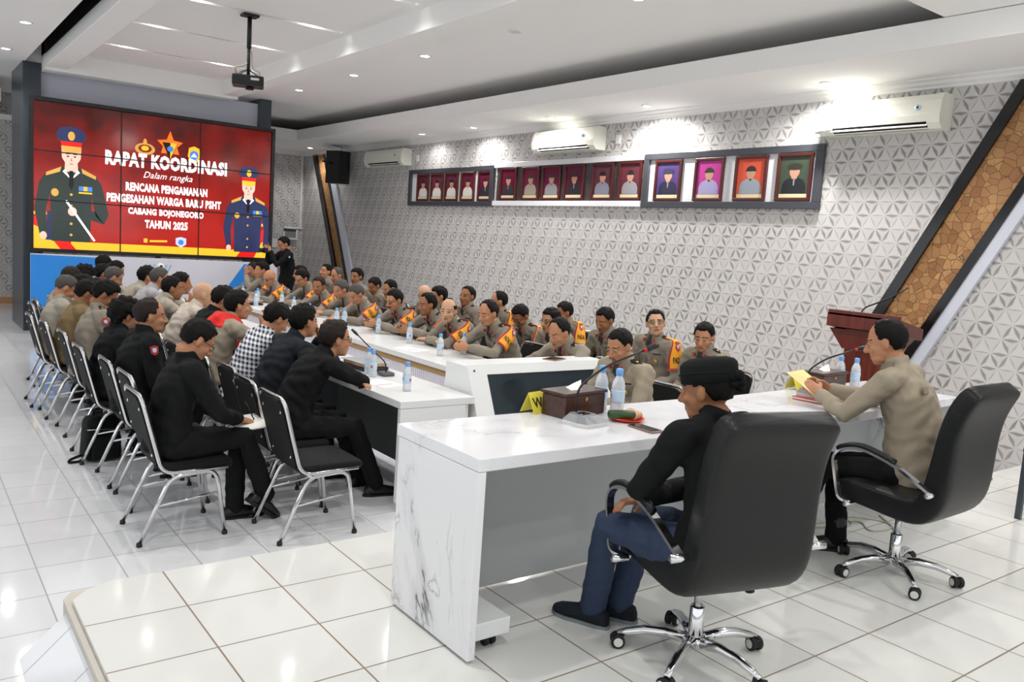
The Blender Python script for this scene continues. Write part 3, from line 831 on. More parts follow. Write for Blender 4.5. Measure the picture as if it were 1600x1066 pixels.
# ---------------------------------------------------------------- long tables of the hall
mm('slat_white', 'E6E3EC', .4)
def slat_mat():
    m = mat('fluted_panel', 'ECEAF0', .35)
    nt, (x, y, z) = coords(m)
    g = ((y / .034).fract() - .5).abs()
    setcol(m, ((.16 - g) * 14.0).sat(), 'ECEAF0', 'A29FB6')
    return m
def long_table(x0, x1, y0, y1, inner, label):
    """inner: +1 fluted front on the high-x side, -1 on the low-x side"""
    t = empty('long_table', (x0, y0, FZ)); tag(t, label, 'table', 'long white meeting tables')
    Wd, L, H = x1 - x0, y1 - y0, .75
    mb = MB(); box(mb, (0, 0, H - .05), (Wd, L, H), 0, .004); mb.build('table_top', M['laminate'], t)
    fx = Wd - .06 if inner > 0 else .03
    mb = MB(); box(mb, (fx, .03, .06), (fx + .03, L - .03, H - .052), 0, .002); mb.build('front_panel', slat_mat(), t)
    gx = fx + .031 if inner > 0 else fx - .007
    mb = MB(); box(mb, (gx, .03, H - .105), (gx + .006, L - .03, H - .052), 0, .001); mb.build('gold_trim', M['gold_slat'], t)
    px = .10 if inner > 0 else Wd - .12
    mb = MB(); box(mb, (fx - .012 if inner > 0 else fx + .031, .04, .06), (fx - .001 if inner > 0 else fx + .042, L - .04, H - .052), 0, .001); mb.build('inner_panel', M['greyboard'], t)
    n = max(2, int(L / 1.9) + 1)
    for k in range(n):
        y = .0 + (L - .035) * k / (n - 1)
        mb = MB(); lo, hi = (.002, fx - .013) if inner > 0 else (fx + .043, Wd - .002)
        box(mb, (lo, y, .06), (hi, y + .035, H - .052), 0, .002); mb.build('end_panel', M['laminate'] if k in (0, n - 1) else M['greyboard'], t)
        mb = MB()
        for cx in (lo + .06, hi - .08):
            lathe(mb, [(.01, -.02), (.026, -.018), (.026, .018), (.01, .02)], (cx, y + .017, .0262), 12, ax='x'); box(mb, (cx - .025, y - .01, .03), (cx + .025, y + .045, .06), 0, .003)
        mb.build('casters', M['rubber'], t)
    return t
long_table(2.66, 3.25, 4.68, 12.9, 1, 'long white table on the left with grey knee space')
long_table(3.80, 4.42, 5.15, 13.2, -1, 'long white table with fluted gold-trimmed front before the officers')

# media cabinet with a tilted dark screen
t = empty('screen_cabinet', (3.27, 4.45, FZ)); tag(t, 'white floor cabinet with tilted dark screen between the two long tables', 'cabinet')
Wc = 1.36
mb = MB(); prism(mb, [(.0, 0), (.0, .12), (.10, .30), (.40, .94), (.66, .94), (.66, 0)], 0, 0, Wc); mb.build('body', M['laminate'], t)
dv = Vector((0, .30, .64)).normalized(); nv = Vector((0, -dv.z, dv.y))
def cp(u, v, d): return tuple(Vector((u, .10, .30)) + dv * v + nv * d)
mb = MB()
def slab(mb, u0, u1, v0, v1, d0, d1):
    vs = [cp(u, v, d) for d in (d0, d1) for u, v in ((u0, v0), (u1, v0), (u1, v1), (u0, v1))]
    mb.add(vs, [[3, 2, 1, 0], [4, 5, 6, 7], [0, 1, 5, 4], [1, 2, 6, 5], [2, 3, 7, 6], [3, 0, 4, 7]], 0, False)
hv = Vector((0, .30, .64)).length
slab(mb, 0, Wc, hv - .075, hv, 0, .022); slab(mb, 0, .155, 0, hv - .075, 0, .022); slab(mb, Wc - .1, Wc, 0, hv - .075, 0, .022); slab(mb, .155, Wc - .1, 0, .07, 0, .022)
mb.build('face_frame', M['laminate'], t)
mb = MB(); slab(mb, .156, Wc - .101, .071, hv - .076, 0.001, .008); mb.build('screen', M['screen_off'], t)
mb = MB()
for u in (.05, Wc - .05):
    c = cp(u, hv - .045, .0225); ellipsoid(mb, c, (.008, .008, .008))
mb.build('screw_cap', M['black'], t)

# ---------------------------------------------------------------- stacking chairs
mm('chair_glide', '1A1A1B', .6)
def make_chair():
    t = empty('stacking_chair')
    for s_ in (-1, 1):
        x = .205 * s_
        mb = MB()
        tube(mb, fillet([(x * 1.03, -.285, .012), (x, -.12, .385), (x, .135, .40), (x * 1.03, .19, .012)], .07, 6), .0125, 10); mb.build('leg_frame', M['chrome'], t)
        mb = MB(); tube(mb, [(x * 1.01, -.20, .22), (x * 1.02, .155, .265)], .008, 8); mb.build('side_stretcher', M['chrome'], t)
        for p in ((x * 1.03, -.285), (x * 1.03, .19)):
            mb = MB(); lathe(mb, [(.015, 0), (.0165, .003), (.0155, .022), (.012, .024)], (p[0], p[1], 0), 12); mb.build('glide', M['chair_glide'], t)
    mb = MB(); tube(mb, [(-.205, .06, .392), (.205, .06, .392)], .009, 8); tube(mb, [(-.205, -.1, .385), (.205, -.1, .385)], .009, 8); mb.build('cross_bar', M['chrome'], t)
    # back loop runs from under the seat up and across the top
    mb = MB()
    b = [(-.205, .20, .413), (-.205, -.165, .405), (-.205, -.285, .86), (.205, -.285, .86), (.205, -.165, .405), (.205, .20, .413)]
    tube(mb, fillet(b, .075, 7), .0125, 10); mb.build('back_frame', M['chrome'], t)
    mb = MB(); bm = box(mb, (-.215, -.17, .402), (.215, .235, .452), 0, .024, 4)
    mb.v = [(x * (1 - .04 * max(0, y / .2)), y, z + .010 * math.cos(x * 6) * (1 if z > .44 else 0)) for x, y, z in mb.v]
    mb.sm = [True] * len(mb.f); mb.build('seat', M['fabric_black'], t)
    mb = MB()
    n = 10
    vs, fs = [], []
    d = Vector((0, -.12, .455)).normalized()
    base = Vector((0, -.178, .45))
    prof = [(-.188, 0), (.188, 0), (.188, .33), (.17, .385), (.12, .405), (-.12, .405), (-.17, .385), (-.188, .33)]
    nn = Vector((0, d.z, -d.y))
    for q, o in ((prof, .022), (prof, -.016)):
        vs += [base + Vector((u, 0, 0)) + d * v + nn * o for u, v in q]
    k = len(prof)
    mb.add(vs, [list(range(k)), list(range(k, 2 * k))[::-1]] + [[i, k + i, k + (i + 1) % k, (i + 1) % k] for i in range(k)], 0, False)
    mb.build('backrest', M['fabric_black'], t)
    mb = MB()
    for u in (-.14, .14):
        for v in (.06, .34): ellipsoid(mb, base + Vector((u, 0, 0)) + d * v - nn * .016, (.011, .005, .011), None, 10, 6)
    mb.build('back_rivets', M['chrome'], t)
    return t
CHAIR = make_chair()
chair_used = [False]
def place_chair(x, y, rz, label, group, z=FZ):
    if not chair_used[0]:
        c = CHAIR; chair_used[0] = True
    else: c = copy_tree(CHAIR)
    c.location = (x, y, z); c.rotation_euler = (0, 0, rz)
    return tag(c, label, 'chair', group)

# ---------------------------------------------------------------- office chairs
def office_chair(loc, rz, base_rot, label):
    t = empty('office_chair', loc, rz); tag(t, label, 'office chair', 'black office chairs on the platform')
    RZ = .085
    path = [(.27, .335), (.24, .36), (.12, .365), (-.08, .345), (-.20, .345), (-.262, .41), (-.280, .58), (-.288, .72), (-.312, .86), (-.365, .965), (-.395, 1.00)]
    wid = [.225, .24, .25, .252, .252, .252, .25, .248, .246, .244, .236]
    th = [.035, .055, .06, .065, .075, .075, .06, .055, .055, .055, .035]
    path = [(a, b + RZ) for a, b in path]
    P3 = [Vector((0, a, b)) for a, b in path]
    vs, fs = [], []
    K = 24
    pts = []
    for i, p in enumerate(P3):
        tdir = (P3[min(i + 1, len(P3) - 1)] - P3[max(i - 1, 0)]).normalized()
        nrm = Vector((0, -tdir.z, tdir.y))      # towards the sitter
        for k in range(K):
            a = 2 * PI * k / K
            ca, sa = math.cos(a), math.sin(a)
            e = .24
            xx = math.copysign(abs(ca) ** e, ca) * wid[i]; nn = math.copysign(abs(sa) ** e, sa) * th[i]
            if nn > 0: nn -= .018 * (1 - (xx / wid[i]) ** 2) * 0
            vs.append(p + Vector((xx, 0, 0)) - nrm * nn)
    m = len(P3)
    for i in range(m - 1):
        fs += [[i * K + k, i * K + (k + 1) % K, (i + 1) * K + (k + 1) % K, (i + 1) * K + k] for k in range(K)]
    fs += [list(range(K))[::-1], list(range((m - 1) * K, m * K))]
    mb = MB(); mb.add(vs, fs)
    o = mb.build('seat_shell', M['leather'], t)
    md = o.modifiers.new('s', 'SUBSURF'); md.levels = 2; md.render_levels = 2
    for s_ in (-1, 1):
        x = s_ * .315
        arm = [Vector(p) + Vector((0, 0, RZ)) for p in fillet([(s_ * .27, .12, .32), (x, .17, .33), (x, .235, .57), (x, .10, .625), (x, -.10, .58), (s_ * .30, -.285, .475)], .09, 6)]
        mb = MB()
        pts, T, F = frames(arm)
        v2, f2 = [], []
        for p, tt in zip(pts, T):
            side = Vector((1, 0, 0)); nr = tt.cross(side).normalized()
            v2 += [p + side * .016 + nr * .007, p - side * .016 + nr * .007, p - side * .016 - nr * .007, p + side * .016 - nr * .007]
        for i in range(len(pts) - 1): f2 += [[i * 4 + k, i * 4 + (k + 1) % 4, i * 4 + 4 + (k + 1) % 4, i * 4 + 4 + k] for k in range(4)]
        f2 += [[3, 2, 1, 0], [len(pts) * 4 - 4 + k for k in range(4)]]
        mb.add(v2, f2, 0, False); o = mb.build('armrest', M['chrome'], t)
        lo = next(i for i, p in enumerate(pts) if p.z > .57 + RZ); hi = max(i for i, p in enumerate(pts) if p.z > .55 + RZ)
        mb = MB(); tube(mb, [Vector(p) + Vector((0, 0, .012)) for p in pts[lo:hi]], .018, 10); mb.build('arm_pad', M['leather'], o)
        for ay, az in ((.12, .32 + RZ), (-.28, .475 + RZ)):
            mb = MB(); tube(mb, [(s_ * .27, ay, az), (s_ * .34, ay, az)], .0155, 10); mb.build('arm_bolt', M['chrome'], o)
    mb = MB(); box(mb, (-.10, -.13, .265 + RZ), (.10, .13, .298 + RZ), 0, .01); mb.build('tilt_plate', M['black'], t)
    mb = MB(); tube(mb, fillet([(.09, .02, .28 + RZ), (.2, .02, .275 + RZ), (.24, .0, .245 + RZ)], .03), .007, 8); tube(mb, [(.232, .0, .26 + RZ), (.245, -.005, .18 + RZ)], [.012, .02], 10); mb.build('height_lever', M['black'], t)
    mb = MB(); tube(mb, [(0, 0, .18), (0, 0, .27 + RZ)], .017, 14); mb.build('gas_piston', M['steel'], t)
    mb = MB(); lathe(mb, [(.028, .075), (.03, .08), (.03, .225), (.026, .23)], n=18); lathe(mb, [(.03, .06), (.045, .065), (.045, .10), (.032, .108)], n=18); mb.build('column', M['chrome'], t)
    for k in range(5):
        a = base_rot - rz + 2 * PI * k / 5
        d = Vector((math.cos(a), math.sin(a), 0))
        mb = MB()
        pts = [d * r + Vector((0, 0, z)) for r, z in ((.03, .085), (.12, .098), (.20, .092), (.27, .072), (.305, .058))]
        tube(mb, pts, [.024, .021, .019, .016, .013], 10); lg = mb.build('base_arm', M['chrome'], t)
        mb = MB(); c = d * .305; sd = Vector((-d.y, d.x, 0))
        R3 = Matrix.Rotation(a + .9 * k, 3, 'Z')
        for s_ in (-1, 1):
            q = MB(); lathe(q, [(.008, -.010), (.026, -.010), (.029, -.006), (.029, .006), (.026, .010), (.008, .010)], (s_ * .017, 0, 0), 18, ax='x')
            mb.add([R3 @ Vector(v) + c + Vector((0, 0, .0295)) for v in q.v], q.f)
        mb.build('caster_wheel', M['rubber'], lg)
        mb = MB()
        for s_ in (-1, 1):
            q = MB(); lathe(q, [(.015, -.0008), (.019, -.0008), (.019, .0008), (.015, .0008)], (s_ * .0278, 0, 0), 18, ax='x')
            mb.add([R3 @ Vector(v) + c + Vector((0, 0, .0295)) for v in q.v], q.f)
        mb.build('wheel_ring', M['lamp_off'], lg)
        mb = MB(); q = MB(); box(q, (-.011, -.026, .018), (.011, .022, .05), 0, .006)
        mb.add([R3 @ Vector(v) + c for v in q.v], q.f, 0, False); mb.build('caster_fork', M['rubber'], lg)
    return t
office_chair((2.555, 2.03, 0), math.radians(-15), math.radians(-14), 'black leather office chair holding the man in the head cloth')
office_chair((4.23, 2.11, 0), math.radians(1), math.radians(12), 'black leather office chair of the officer reading the yellow paper')

# ---------------------------------------------------------------- podium by the wall
t = empty('podium', (6.95, 3.90, FZ), math.radians(90)); tag(t, 'reddish brown wooden podium before the slanted log panel', 'lectern')
# local +y looks away from the speaker; it faces the hall (-x)
mb = MB(); prism(mb, [(-.20, .0), (.20, 0), (.16, .08), (.12, .3), (.15, 1.10), (.16, 1.28), (-.16, 1.22), (-.14, 1.10), (-.13, .3), (-.16, .08)], 0, -.17, .17); mb.build('body', M['podium'], t)
mb = MB(); prism(mb, [(.20, 1.29), (.20, 1.41), (-.20, 1.33), (-.20, 1.23)], 0, -.34, .34); mb.build('reading_top', M['podium'], t)
mb = MB(); box(mb, (-.335, .175, 1.39), (.335, .20, 1.44), 0, .004); mb.build('raised_edge', M['podium'], t)
mb = MB(); prism(mb, [(-.33, 1.27), (.33, 1.27), (.19, 1.10), (-.19, 1.10)], 1, -.15, .16); mb.build('flared_neck', M['podium'], t)
mb = MB(); tube(mb, fillet([(.12, .05, 1.37), (.10, .04, 1.47), (-.12, .0, 1.58), (-.24, -.04, 1.68)], .08), .007, 8); o = mb.build('gooseneck', M['black'], t)
mb = MB(); box(mb, (-.10, .05, 1.37), (.02, .12, 1.43), 0, .008); mb.build('mic_socket', M['mic_dark'], t)

# dark stand cut by the right edge of the photo
t = empty('equipment_stand', (6.05, 2.22, 0)); tag(t, 'dark metal stand cut by the right edge of the photo', 'stand')
for x, y in ((0, 0), (.5, -.3), (0.0, -.6), (.5, -.6)):
    mb = MB(); box(mb, (x - .018, y - .018, 0), (x + .018, y + .018, .46), 0, .003); mb.build('leg', M['char'], t)
mb = MB(); box(mb, (-.02, -.64, .46), (.56, .02, .49), 0, .004); mb.build('top', M['blackgloss'], t)

# cables on the platform behind the second desk
mb = MB()
tube(mb, fillet([(4.45, 2.85, .006), (4.7, 2.78, .006), (4.95, 2.7, .006), (4.75, 2.55, .006), (5.0, 2.5, .006), (5.15, 2.7, .006)], .12), .005, 6)
tube(mb, fillet([(4.4, 2.8, .006), (4.8, 2.65, .006), (4.9, 2.82, .006), (5.1, 2.6, .006), (4.9, 2.45, .006)], .12), .005, 6)
tag(mb.build('cable_coil', M['cable']), 'loose pale cables on the tiles under the second desk', 'cable')

# backpack
t = empty('backpack', (1.24, 6.72, FZ), math.radians(12)); tag(t, 'black backpack standing on the floor behind the left chairs', 'backpack')
mb = MB(); box(mb, (-.13, -.09, 0), (.14, .09, .34), 0, .05, 4); mb.v = [(x * (1 - .25 * max(0, z - .2) / .2), y * (1 - .3 * max(0, z - .2) / .2), z) for x, y, z in mb.v]; mb.sm = [True] * len(mb.f); mb.build('bag_body', M['fabric_black'], t)
mb = MB(); box(mb, (-.10, -.125, .02), (.11, -.088, .2), 0, .02, 3); mb.build('front_pocket', M['fabric_black'], t)
mb = MB(); tube(mb, fillet([(-.13, -.094, .255), (.14, -.094, .235)], .02), .004, 6); mb.build('zip', M['steel'], t)
mb = MB(); tube(mb, fillet([(-.12, 0, .05), (-.22, -.02, .03), (-.24, -.03, .012), (-.15, -.05, .012), (-.11, -.03, .06)], .04), .010, 6); mb.build('strap', M['fabric_black'], t)
mb = MB(); tube(mb, fillet([(-.05, .0, .33), (-.05, 0, .39), (.05, 0, .39), (.05, 0, .33)], .03), .009, 6); mb.build('top_handle', M['fabric_black'], t)

# webcam on a thin pole in front of the backdrop
t = empty('webcam_stand', (3.38, 13.75, FZ)); tag(t, 'small white camera head on a pole before the backdrop', 'camera')
mb = MB(); tube(mb, [(0, 0, .02), (0, 0, 1.03)], .012, 8); lathe(mb, [(.14, 0), (.14, .012), (.03, .025)], n=20); mb.build('pole', M['white'], t)
mb = MB(); box(mb, (-.055, -.05, 1.02), (.055, .05, 1.06), 0, .01); ellipsoid(mb, (0, 0, 1.10), (.055, .05, .05)); mb.build('head', M['white'], t)
mb = MB(); lathe(mb, [(.02, 0), (.02, .01), (.005, .012)], (0, -.055, 1.10), 14, ax='y'); mb.build('lens', M['black'], t)

# ---------------------------------------------------------------- things on the desks and tables
def bottle_proto():
    t = empty('water_bottle')
    mb = MB(); prof = [(.004, .001), (.027, .001), (.030, .006), (.0305, .03), (.029, .05), (.0305, .06), (.0305, .10), (.029, .115), (.030, .125), (.024, .150), (.013, .172), (.0125, .180), (.003, .181)]
    lathe(mb, prof, n=20); mb.build('bottle_body', M['plastic_clear'], t)
    mb = MB(); lathe(mb, [(.0308, .055), (.0312, .058), (.0312, .106), (.0308, .109)], n=20); lb = mb.build('label_band', M['label_blue'], t)
    mb = MB()
    for a0, z0, z1, mi in ((-1.9, .062, .082, 0), (-.4, .075, .098, 1), (1.5, .07, .09, 0)):
        vs = [(.0316 * math.cos(a0 + .5 * k / 4), .0316 * math.sin(a0 + .5 * k / 4), z) for z in (z0, z1) for k in range(5)]
        mb.add(vs, [[k, k + 1, k + 6, k + 5] for k in range(4)], mi)
    mb.build('label_print', [mat('label_red', 'D5505A', .5), mat('label_navy', '4A78C0', .5)], lb)
    mb = MB(); lathe(mb, [(.0155, .172), (.0165, .174), (.0165, .198), (.013, .203), (.003, .203)], n=18); mb.build('cap', M['blue_cap'], t)
    return t
BOT = bottle_proto(); bu = [0]
def bottle(x, y, z, label, group='small water bottles', s=1.0):
    b = BOT if bu[0] == 0 else copy_tree(BOT); bu[0] = 1
    b.location = (x, y, z); b.rotation_euler = (0, 0, rnd.uniform(0, 6)); b.scale = (s, s, s)
    return tag(b, label, 'bottle', group)
DZ, TZ_ = .8105, .5305
bottle(2.845, 2.99, DZ, 'water bottle with blue cap beside the wooden tissue box, farther of the pair', s=1.12)
bottle(2.86, 2.885, DZ, 'water bottle with blue cap behind the banana leaf roll, nearer of the pair', s=1.12)
bottle(5.08, 3.05, DZ, 'water bottle left of a pair before the podium', s=1.0)
bottle(5.10, 2.95, DZ, 'water bottle right of a pair before the podium', s=1.0)
TB = [(2.89, 5.01, 'water bottle alone at the near end of the left table'),
      (2.92, 5.59, 'nearer water bottle of the pair by the microphone on the left table'), (2.95, 5.72, 'farther water bottle of the pair by the microphone on the left table'),
      (4.36, 6.52, 'water bottle before the clasped hands of the balding officer, nearest on the right table'), (4.06, 6.46, 'water bottle before the bald-fronted officer facing the camera'),
      (4.20, 7.28, 'water bottle near the officer fifth from the near end of the right table'), (4.10, 8.80, 'left water bottle of a pair on the right table'), (4.20, 8.80, 'right water bottle of a pair on the right table'),
      (3.98, 9.30, 'water bottle behind the hair of the man in the charcoal shirt'), (4.15, 10.2, 'water bottle before the young officer looking at the camera'), (4.3, 11.0, 'water bottle before the officer in glasses at the far part of the right table'),
      (3.96, 11.06, 'water bottle left of the dark tray at the far end'), (4.14, 11.5, 'water bottle right of the dark tray at the far end'), (4.1, 12.0, 'farthest water bottle on the right table'), (4.25, 8.05, 'water bottle before the officer with glasses and moustache')]
for x, y, lb in TB: bottle(x, y, TZ_, lb, s=1.02)

def tissue_box(loc, rz, label):
    t = empty('tissue_box', loc, rz); tag(t, label, 'tissue box', 'wooden tissue boxes')
    mb = MB(); box(mb, (-.15, -.075, 0), (.15, .075, .105), 0, .006); mb.build('box', M['boxwood'], t)
    mb = MB(); box(mb, (-.158, -.083, .106), (.158, .083, .122), 0, .006); mb.build('lid', M['boxwood'], t)
    mb = MB(); lathe(mb, [(.009, 0), (.011, .003), (.004, .008)], (0, -.075, .085), 12, ax='y'); mb.v = [(v[0], -.075 - (v[1] + .075), v[2]) for v in mb.v]; mb.build('keyhole_plate', M['gold_slat'], t)
    mb = MB(); vs = [(-.05, -.02, .122), (.02, -.025, .122), (.045, .0, .150), (.055, .01, .162), (.01, .022, .145), (-.045, .02, .130), (0, .0, .135)]
    mb.add(vs, [[0, 1, 6], [1, 2, 6], [2, 3, 6], [3, 4, 6], [4, 5, 6], [5, 0, 6]]); mb.build('tissue', M['paper'], t)
tissue_box((2.645, 2.965, DZ), math.radians(9), 'dark wooden tissue box on the near desk')
tissue_box((4.82, 3.0, DZ), math.radians(4), 'dark wooden tissue box on the desk before the podium')

def name_card(loc, rz, label, letter):
    t = empty('name_card', loc, rz); tag(t, label, 'name card', 'yellow folded name cards')
    mb = MB(); prism(mb, [(-.045, 0), (-.042, 0), (0, .095), (.042, 0), (.045, 0), (0, .10)], 0, -.075, .075); mb.build('card', M['yellow'], t)
    if letter:
        mb = MB(); d = Vector((0, .045, .10)).normalized(); n = Vector((0, -d.z, d.y)); b = Vector((-.025, -.045, 0)) + d * .055 + n * .0012
        put_text(mb, letter, lambda a, q: tuple(b + Vector((a, 0, 0)) + d * q), None, .05, .02); mb.build('lettering', M['black'], t)
name_card((2.50, 3.068, DZ), math.radians(14), 'yellow folded name card behind the near tissue box', 'W')
name_card((4.64, 3.075, DZ), math.radians(6), 'yellow folded name card behind the far tissue box', None)

def desk_mic(loc, rz, label, path, capdir, base=True):
    t = empty('desk_microphone', loc, rz); tag(t, label, 'microphone', 'gooseneck conference microphones')
    mb = MB(); prof = [(-.075, -.085), (.075, -.085), (.092, -.03), (.085, .06), (.05, .085), (-.05, .085), (-.085, .06), (-.092, -.03)]
    prism(mb, prof, 2, 0, .018); mb.build('base_rim', M['lamp_off'], t)
    mb = MB(); k = len(prof)
    vs = [(x, y, .018) for x, y in prof] + [(x * .62, y * .62 + .012, .045) for x, y in prof]
    mb.add(vs, [list(range(k, 2 * k))] + [[i, (i + 1) % k, k + (i + 1) % k, k + i] for i in range(k)], 0, False); mb.build('base', M['mic_grey'], t)
    mb = MB(); box(mb, (-.026, -.012, .0455), (.026, .03, .048), 0, .001); mb.build('display', M['phone'], t)
    mb = MB(); box(mb, (-.028, -.062, .030), (.02, -.042, .036), 0, .001, rot=Matrix.Rotation(.5, 3, 'X')); mb.build('sticker', M['paper'], t)
    mb = MB(); tube(mb, fillet(path, .06, 6), .0055, 8); g = mb.build('gooseneck', M['black'], t)
    e = Vector(path[-1]); d = Vector(capdir).normalized()
    mb = MB(); tube(mb, [e - d * .01, e + d * .01], .009, 10); mb.build('ring_light', M['red'], g)
    mb = MB(); tube(mb, [e + d * .008, e + d * .018, e + d * .06, e + d * .075], [.010, .015, .015, .008], 12); mb.build('mic_head', M['black'], g)
desk_mic((2.545, 2.77, DZ), math.radians(6), 'grey conference microphone on the near desk with bent neck', [(.0, .055, .03), (0.0, .06, .16), (.15, .02, .26), (.33, -.06, .34)], (.8, -.25, .28))
desk_mic((4.40, 2.80, DZ + .018), math.radians(4), 'conference microphone bending towards the reading officer', [(-.02, .05, .03), (-.02, .04, .15), (.10, .0, .22), (.23, -.12, .29)], (.7, -.5, .2))
mb = MB(); box(mb, (-.13, -.1, 0), (.13, .1, .004), 0, .001); box(mb, (-.128, -.098, .004), (.128, .098, .014), 1, .001); box(mb, (-.13, -.1, .0141), (.13, .1, .0178), 0, .001)
o = mb.build('red_book', [M['red'], M['paper']], None, (4.40, 2.76, DZ)); o.rotation_euler = (0, 0, .1); tag(o, 'thin red covered book under the second microphone', 'book')
# floor-standing gooseneck seen over the left table
t = empty('table_microphone', (3.05, 5.62, TZ_)); tag(t, 'thin black gooseneck microphone leaning over the left table', 'microphone', 'gooseneck conference microphones')
mb = MB(); box(mb, (-.05, -.06, 0), (.05, .06, .03), 0, .012); mb.build('base', M['mic_dark'], t)
mb = MB(); tube(mb, fillet([(0, 0, .03), (0, .01, .10), (-.10, .10, .21), (-.17, .18, .30)], .04), .005, 8); mb.build('gooseneck', M['black'], t)
mb = MB(); tube(mb, [(-.165, .175, .293), (-.18, .192, .312), (-.20, .215, .335)], [.007, .012, .009], 10); mb.build('mic_head', M['black'], t)
# red plate with snacks, banana leaf roll, phone
t = empty('snack_plate', (2.80, 2.755, DZ)); tag(t, 'red plastic plate with wrapped snacks on the near desk', 'plate')
mb = MB(); lathe(mb, [(.005, .001), (.06, .001), (.085, .012), (.088, .016), (.083, .015), (.058, .005), (.005, .004)], n=28); mb.build('plate', M['red_plate'], t)
mb = MB(); bm_ = box(mb, (-.0, -.045, .006), (.075, .05, .045), 0, .02, 4); mb.v = [(x, y, z + .006 * math.sin(x * 90 + y * 70)) for x, y, z in mb.v]; mb.sm = [True] * len(mb.f); mb.build('snack_bag', M['snack'], t)
t = empty('leaf_roll', (2.745, 2.735, DZ + .036), math.radians(-25)); tag(t, 'dark green banana leaf roll lying on the red plate', 'food')
mb = MB(); tube(mb, [(-.065, 0, 0), (-.06, 0, 0), (0, 0, 0), (.06, 0, 0), (.065, 0, 0)], [.014, .021, .022, .021, .015], 12); mb.build('roll', M['leaf'], t)
mb = MB(); lathe(mb, [(.003, -.001), (.015, -.001), (.015, .001), (.003, .001)], (.0656, 0, 0), 12, ax='x'); mb.build('cut_end', mat('leaf_dark', '1C2416', .7), t)
t = empty('smartphone', (2.745, 2.575, DZ), math.radians(88)); tag(t, 'smartphone lying on the near desk before the red plate', 'phone', 'smartphones')
mb = MB(); box(mb, (-.08, -.038, 0), (.08, .038, .009), 0, .003); mb.build('case', M['phone_rim'], t)
mb = MB(); box(mb, (-.075, -.034, .0091), (.075, .034, .0098), 0, .001); mb.build('screen', M['phone'], t)
# papers, trays and folders on the long tables
for x, y, rz, mt, nm, lb in ((2.86, 5.32, .2, 'paper', 'paper_sheet', 'white paper with a pink line at the near end of the left table'), (4.0, 6.9, .3, 'paper', 'paper_sheet', 'paper sheet under a pen before the bald-fronted officer')):
    t = empty(nm, (x, y, TZ_), rz); tag(t, lb, 'paper', 'paper sheets')
    mb = MB(); box(mb, (-.105, -.15, 0), (.105, .15, .0015)); mb.build('sheet', M[mt], t)
    mb = MB(); box(mb, (-.1, -.06, .0016), (.05, -.05, .003)); mb.build('pink_line', mat('pink', 'E36AA0', .6), t)
for x, y, rz, lb in ((3.05, 5.98, .1, 'clear topped food boxes stacked beside the moustached man'), (3.97, 11.3, 0, 'dark snack tray at the far end of the right table')):
    t = empty('food_tray', (x, y, TZ_), rz); tag(t, lb, 'tray', 'snack trays')
    mb = MB(); box(mb, (-.12, -.17, 0), (.12, .17, .03), 0, .01); mb.build('tray', M['black'], t)
    mb = MB(); box(mb, (-.11, -.16, .03), (.11, .16, .06), 0, .012); mb.build('food', M['snack'], t)
    mb = MB(); box(mb, (-.122, -.172, .061), (.122, .172, .068), 0, .003); mb.build('lid', M['plastic_clear'], t)
t = empty('folder', (2.80, 6.1, TZ_), .1); tag(t, 'black folder beside the folded arms on the left table', 'folder')
mb = MB(); box(mb, (-.11, -.15, 0), (.11, .15, .012), 0, .002); mb.build('cover', M['fabric_black'], t)
t = empty('clipboard_phone', (3.98, 5.42, FZ + .94), .4); t.location = (4.2, 4.98, FZ + .9405); t.name = 'tablet_device'; tag(t, 'flat dark tablet lying on top of the screen cabinet', 'tablet')
mb = MB(); box(mb, (-.09, -.06, 0), (.09, .06, .008), 0, .003); mb.build('case', M['phone_rim'], t)
mb = MB(); box(mb, (-.084, -.054, .0081), (.084, .054, .009), 0, .001); mb.build('screen', M['phone'], t)
# ---------------------------------------------------------------- people
SKIN = [mat('skin_%s' % n, c, .5, spec=.35) for n, c in (('tan', 'B5805F'), ('brown', '9A6848'), ('light', 'C69A7C'))]
mm('hair', '100D0C', .6, spec=.15, bump=.5, nzs=220)
mm('hair_grey', '4A4643', .6, spec=.3, bump=.5, nzs=220, nz=.4)
mm('hair_brown', '241916', .55, spec=.2, bump=.5, nzs=220)
mm('brow', '1E1512', .7)
mm('lip', '7E453B', .5)
mm('sclera', 'D8CFC8', .4)
mm('khaki', '8A8072', .8, nz=.08, nzs=14, bump=.12)
mm('khaki_light', 'A59C8E', .8, nz=.06, nzs=14)
mm('khaki_warm', '9B8F7C', .8, nz=.06, nzs=14)
mm('beige', 'C2B5A8', .8, nz=.05)
mm('olive', '7A6440', .8, nz=.08)
mm('black_cloth', '121314', .85, spec=.2, nz=.2, nzs=20, bump=.25)
mm('charcoal_cloth', '20242A', .85, spec=.2, nz=.15, nzs=20, bump=.2)
mm('navy_cloth', '1B2238', .85, nz=.1)
mm('pale_blue', 'A9B6CE', .8)
mm('grey_cloth', 'A8A6AA', .8)
mm('white_cloth', 'D6D2C8', .8)
mm('denim', '2A3852', .85, nz=.25, nzs=40, bump=.2)
mm('red_scarf', 'DE1F1C', .75)
mm('shoe', '0E0E0F', .35)
mm('sole', '7B8488', .6)
mm('boot', '111112', .5)
mm('band_yellow', 'F0A325', .7); mm('band_red', 'A82A1E', .7); mm('band_blue', 'B8C6E8', .6); mm('band_black', '14120F', .7)
mm('collar_khaki', '7E7466', .8); mm('tag_dark', '2A2A2C', .7)
mm('pin_gold', 'D9A640', .4, metal=.4)
mm('glass_rim', '2A2624', .3, metal=.3)
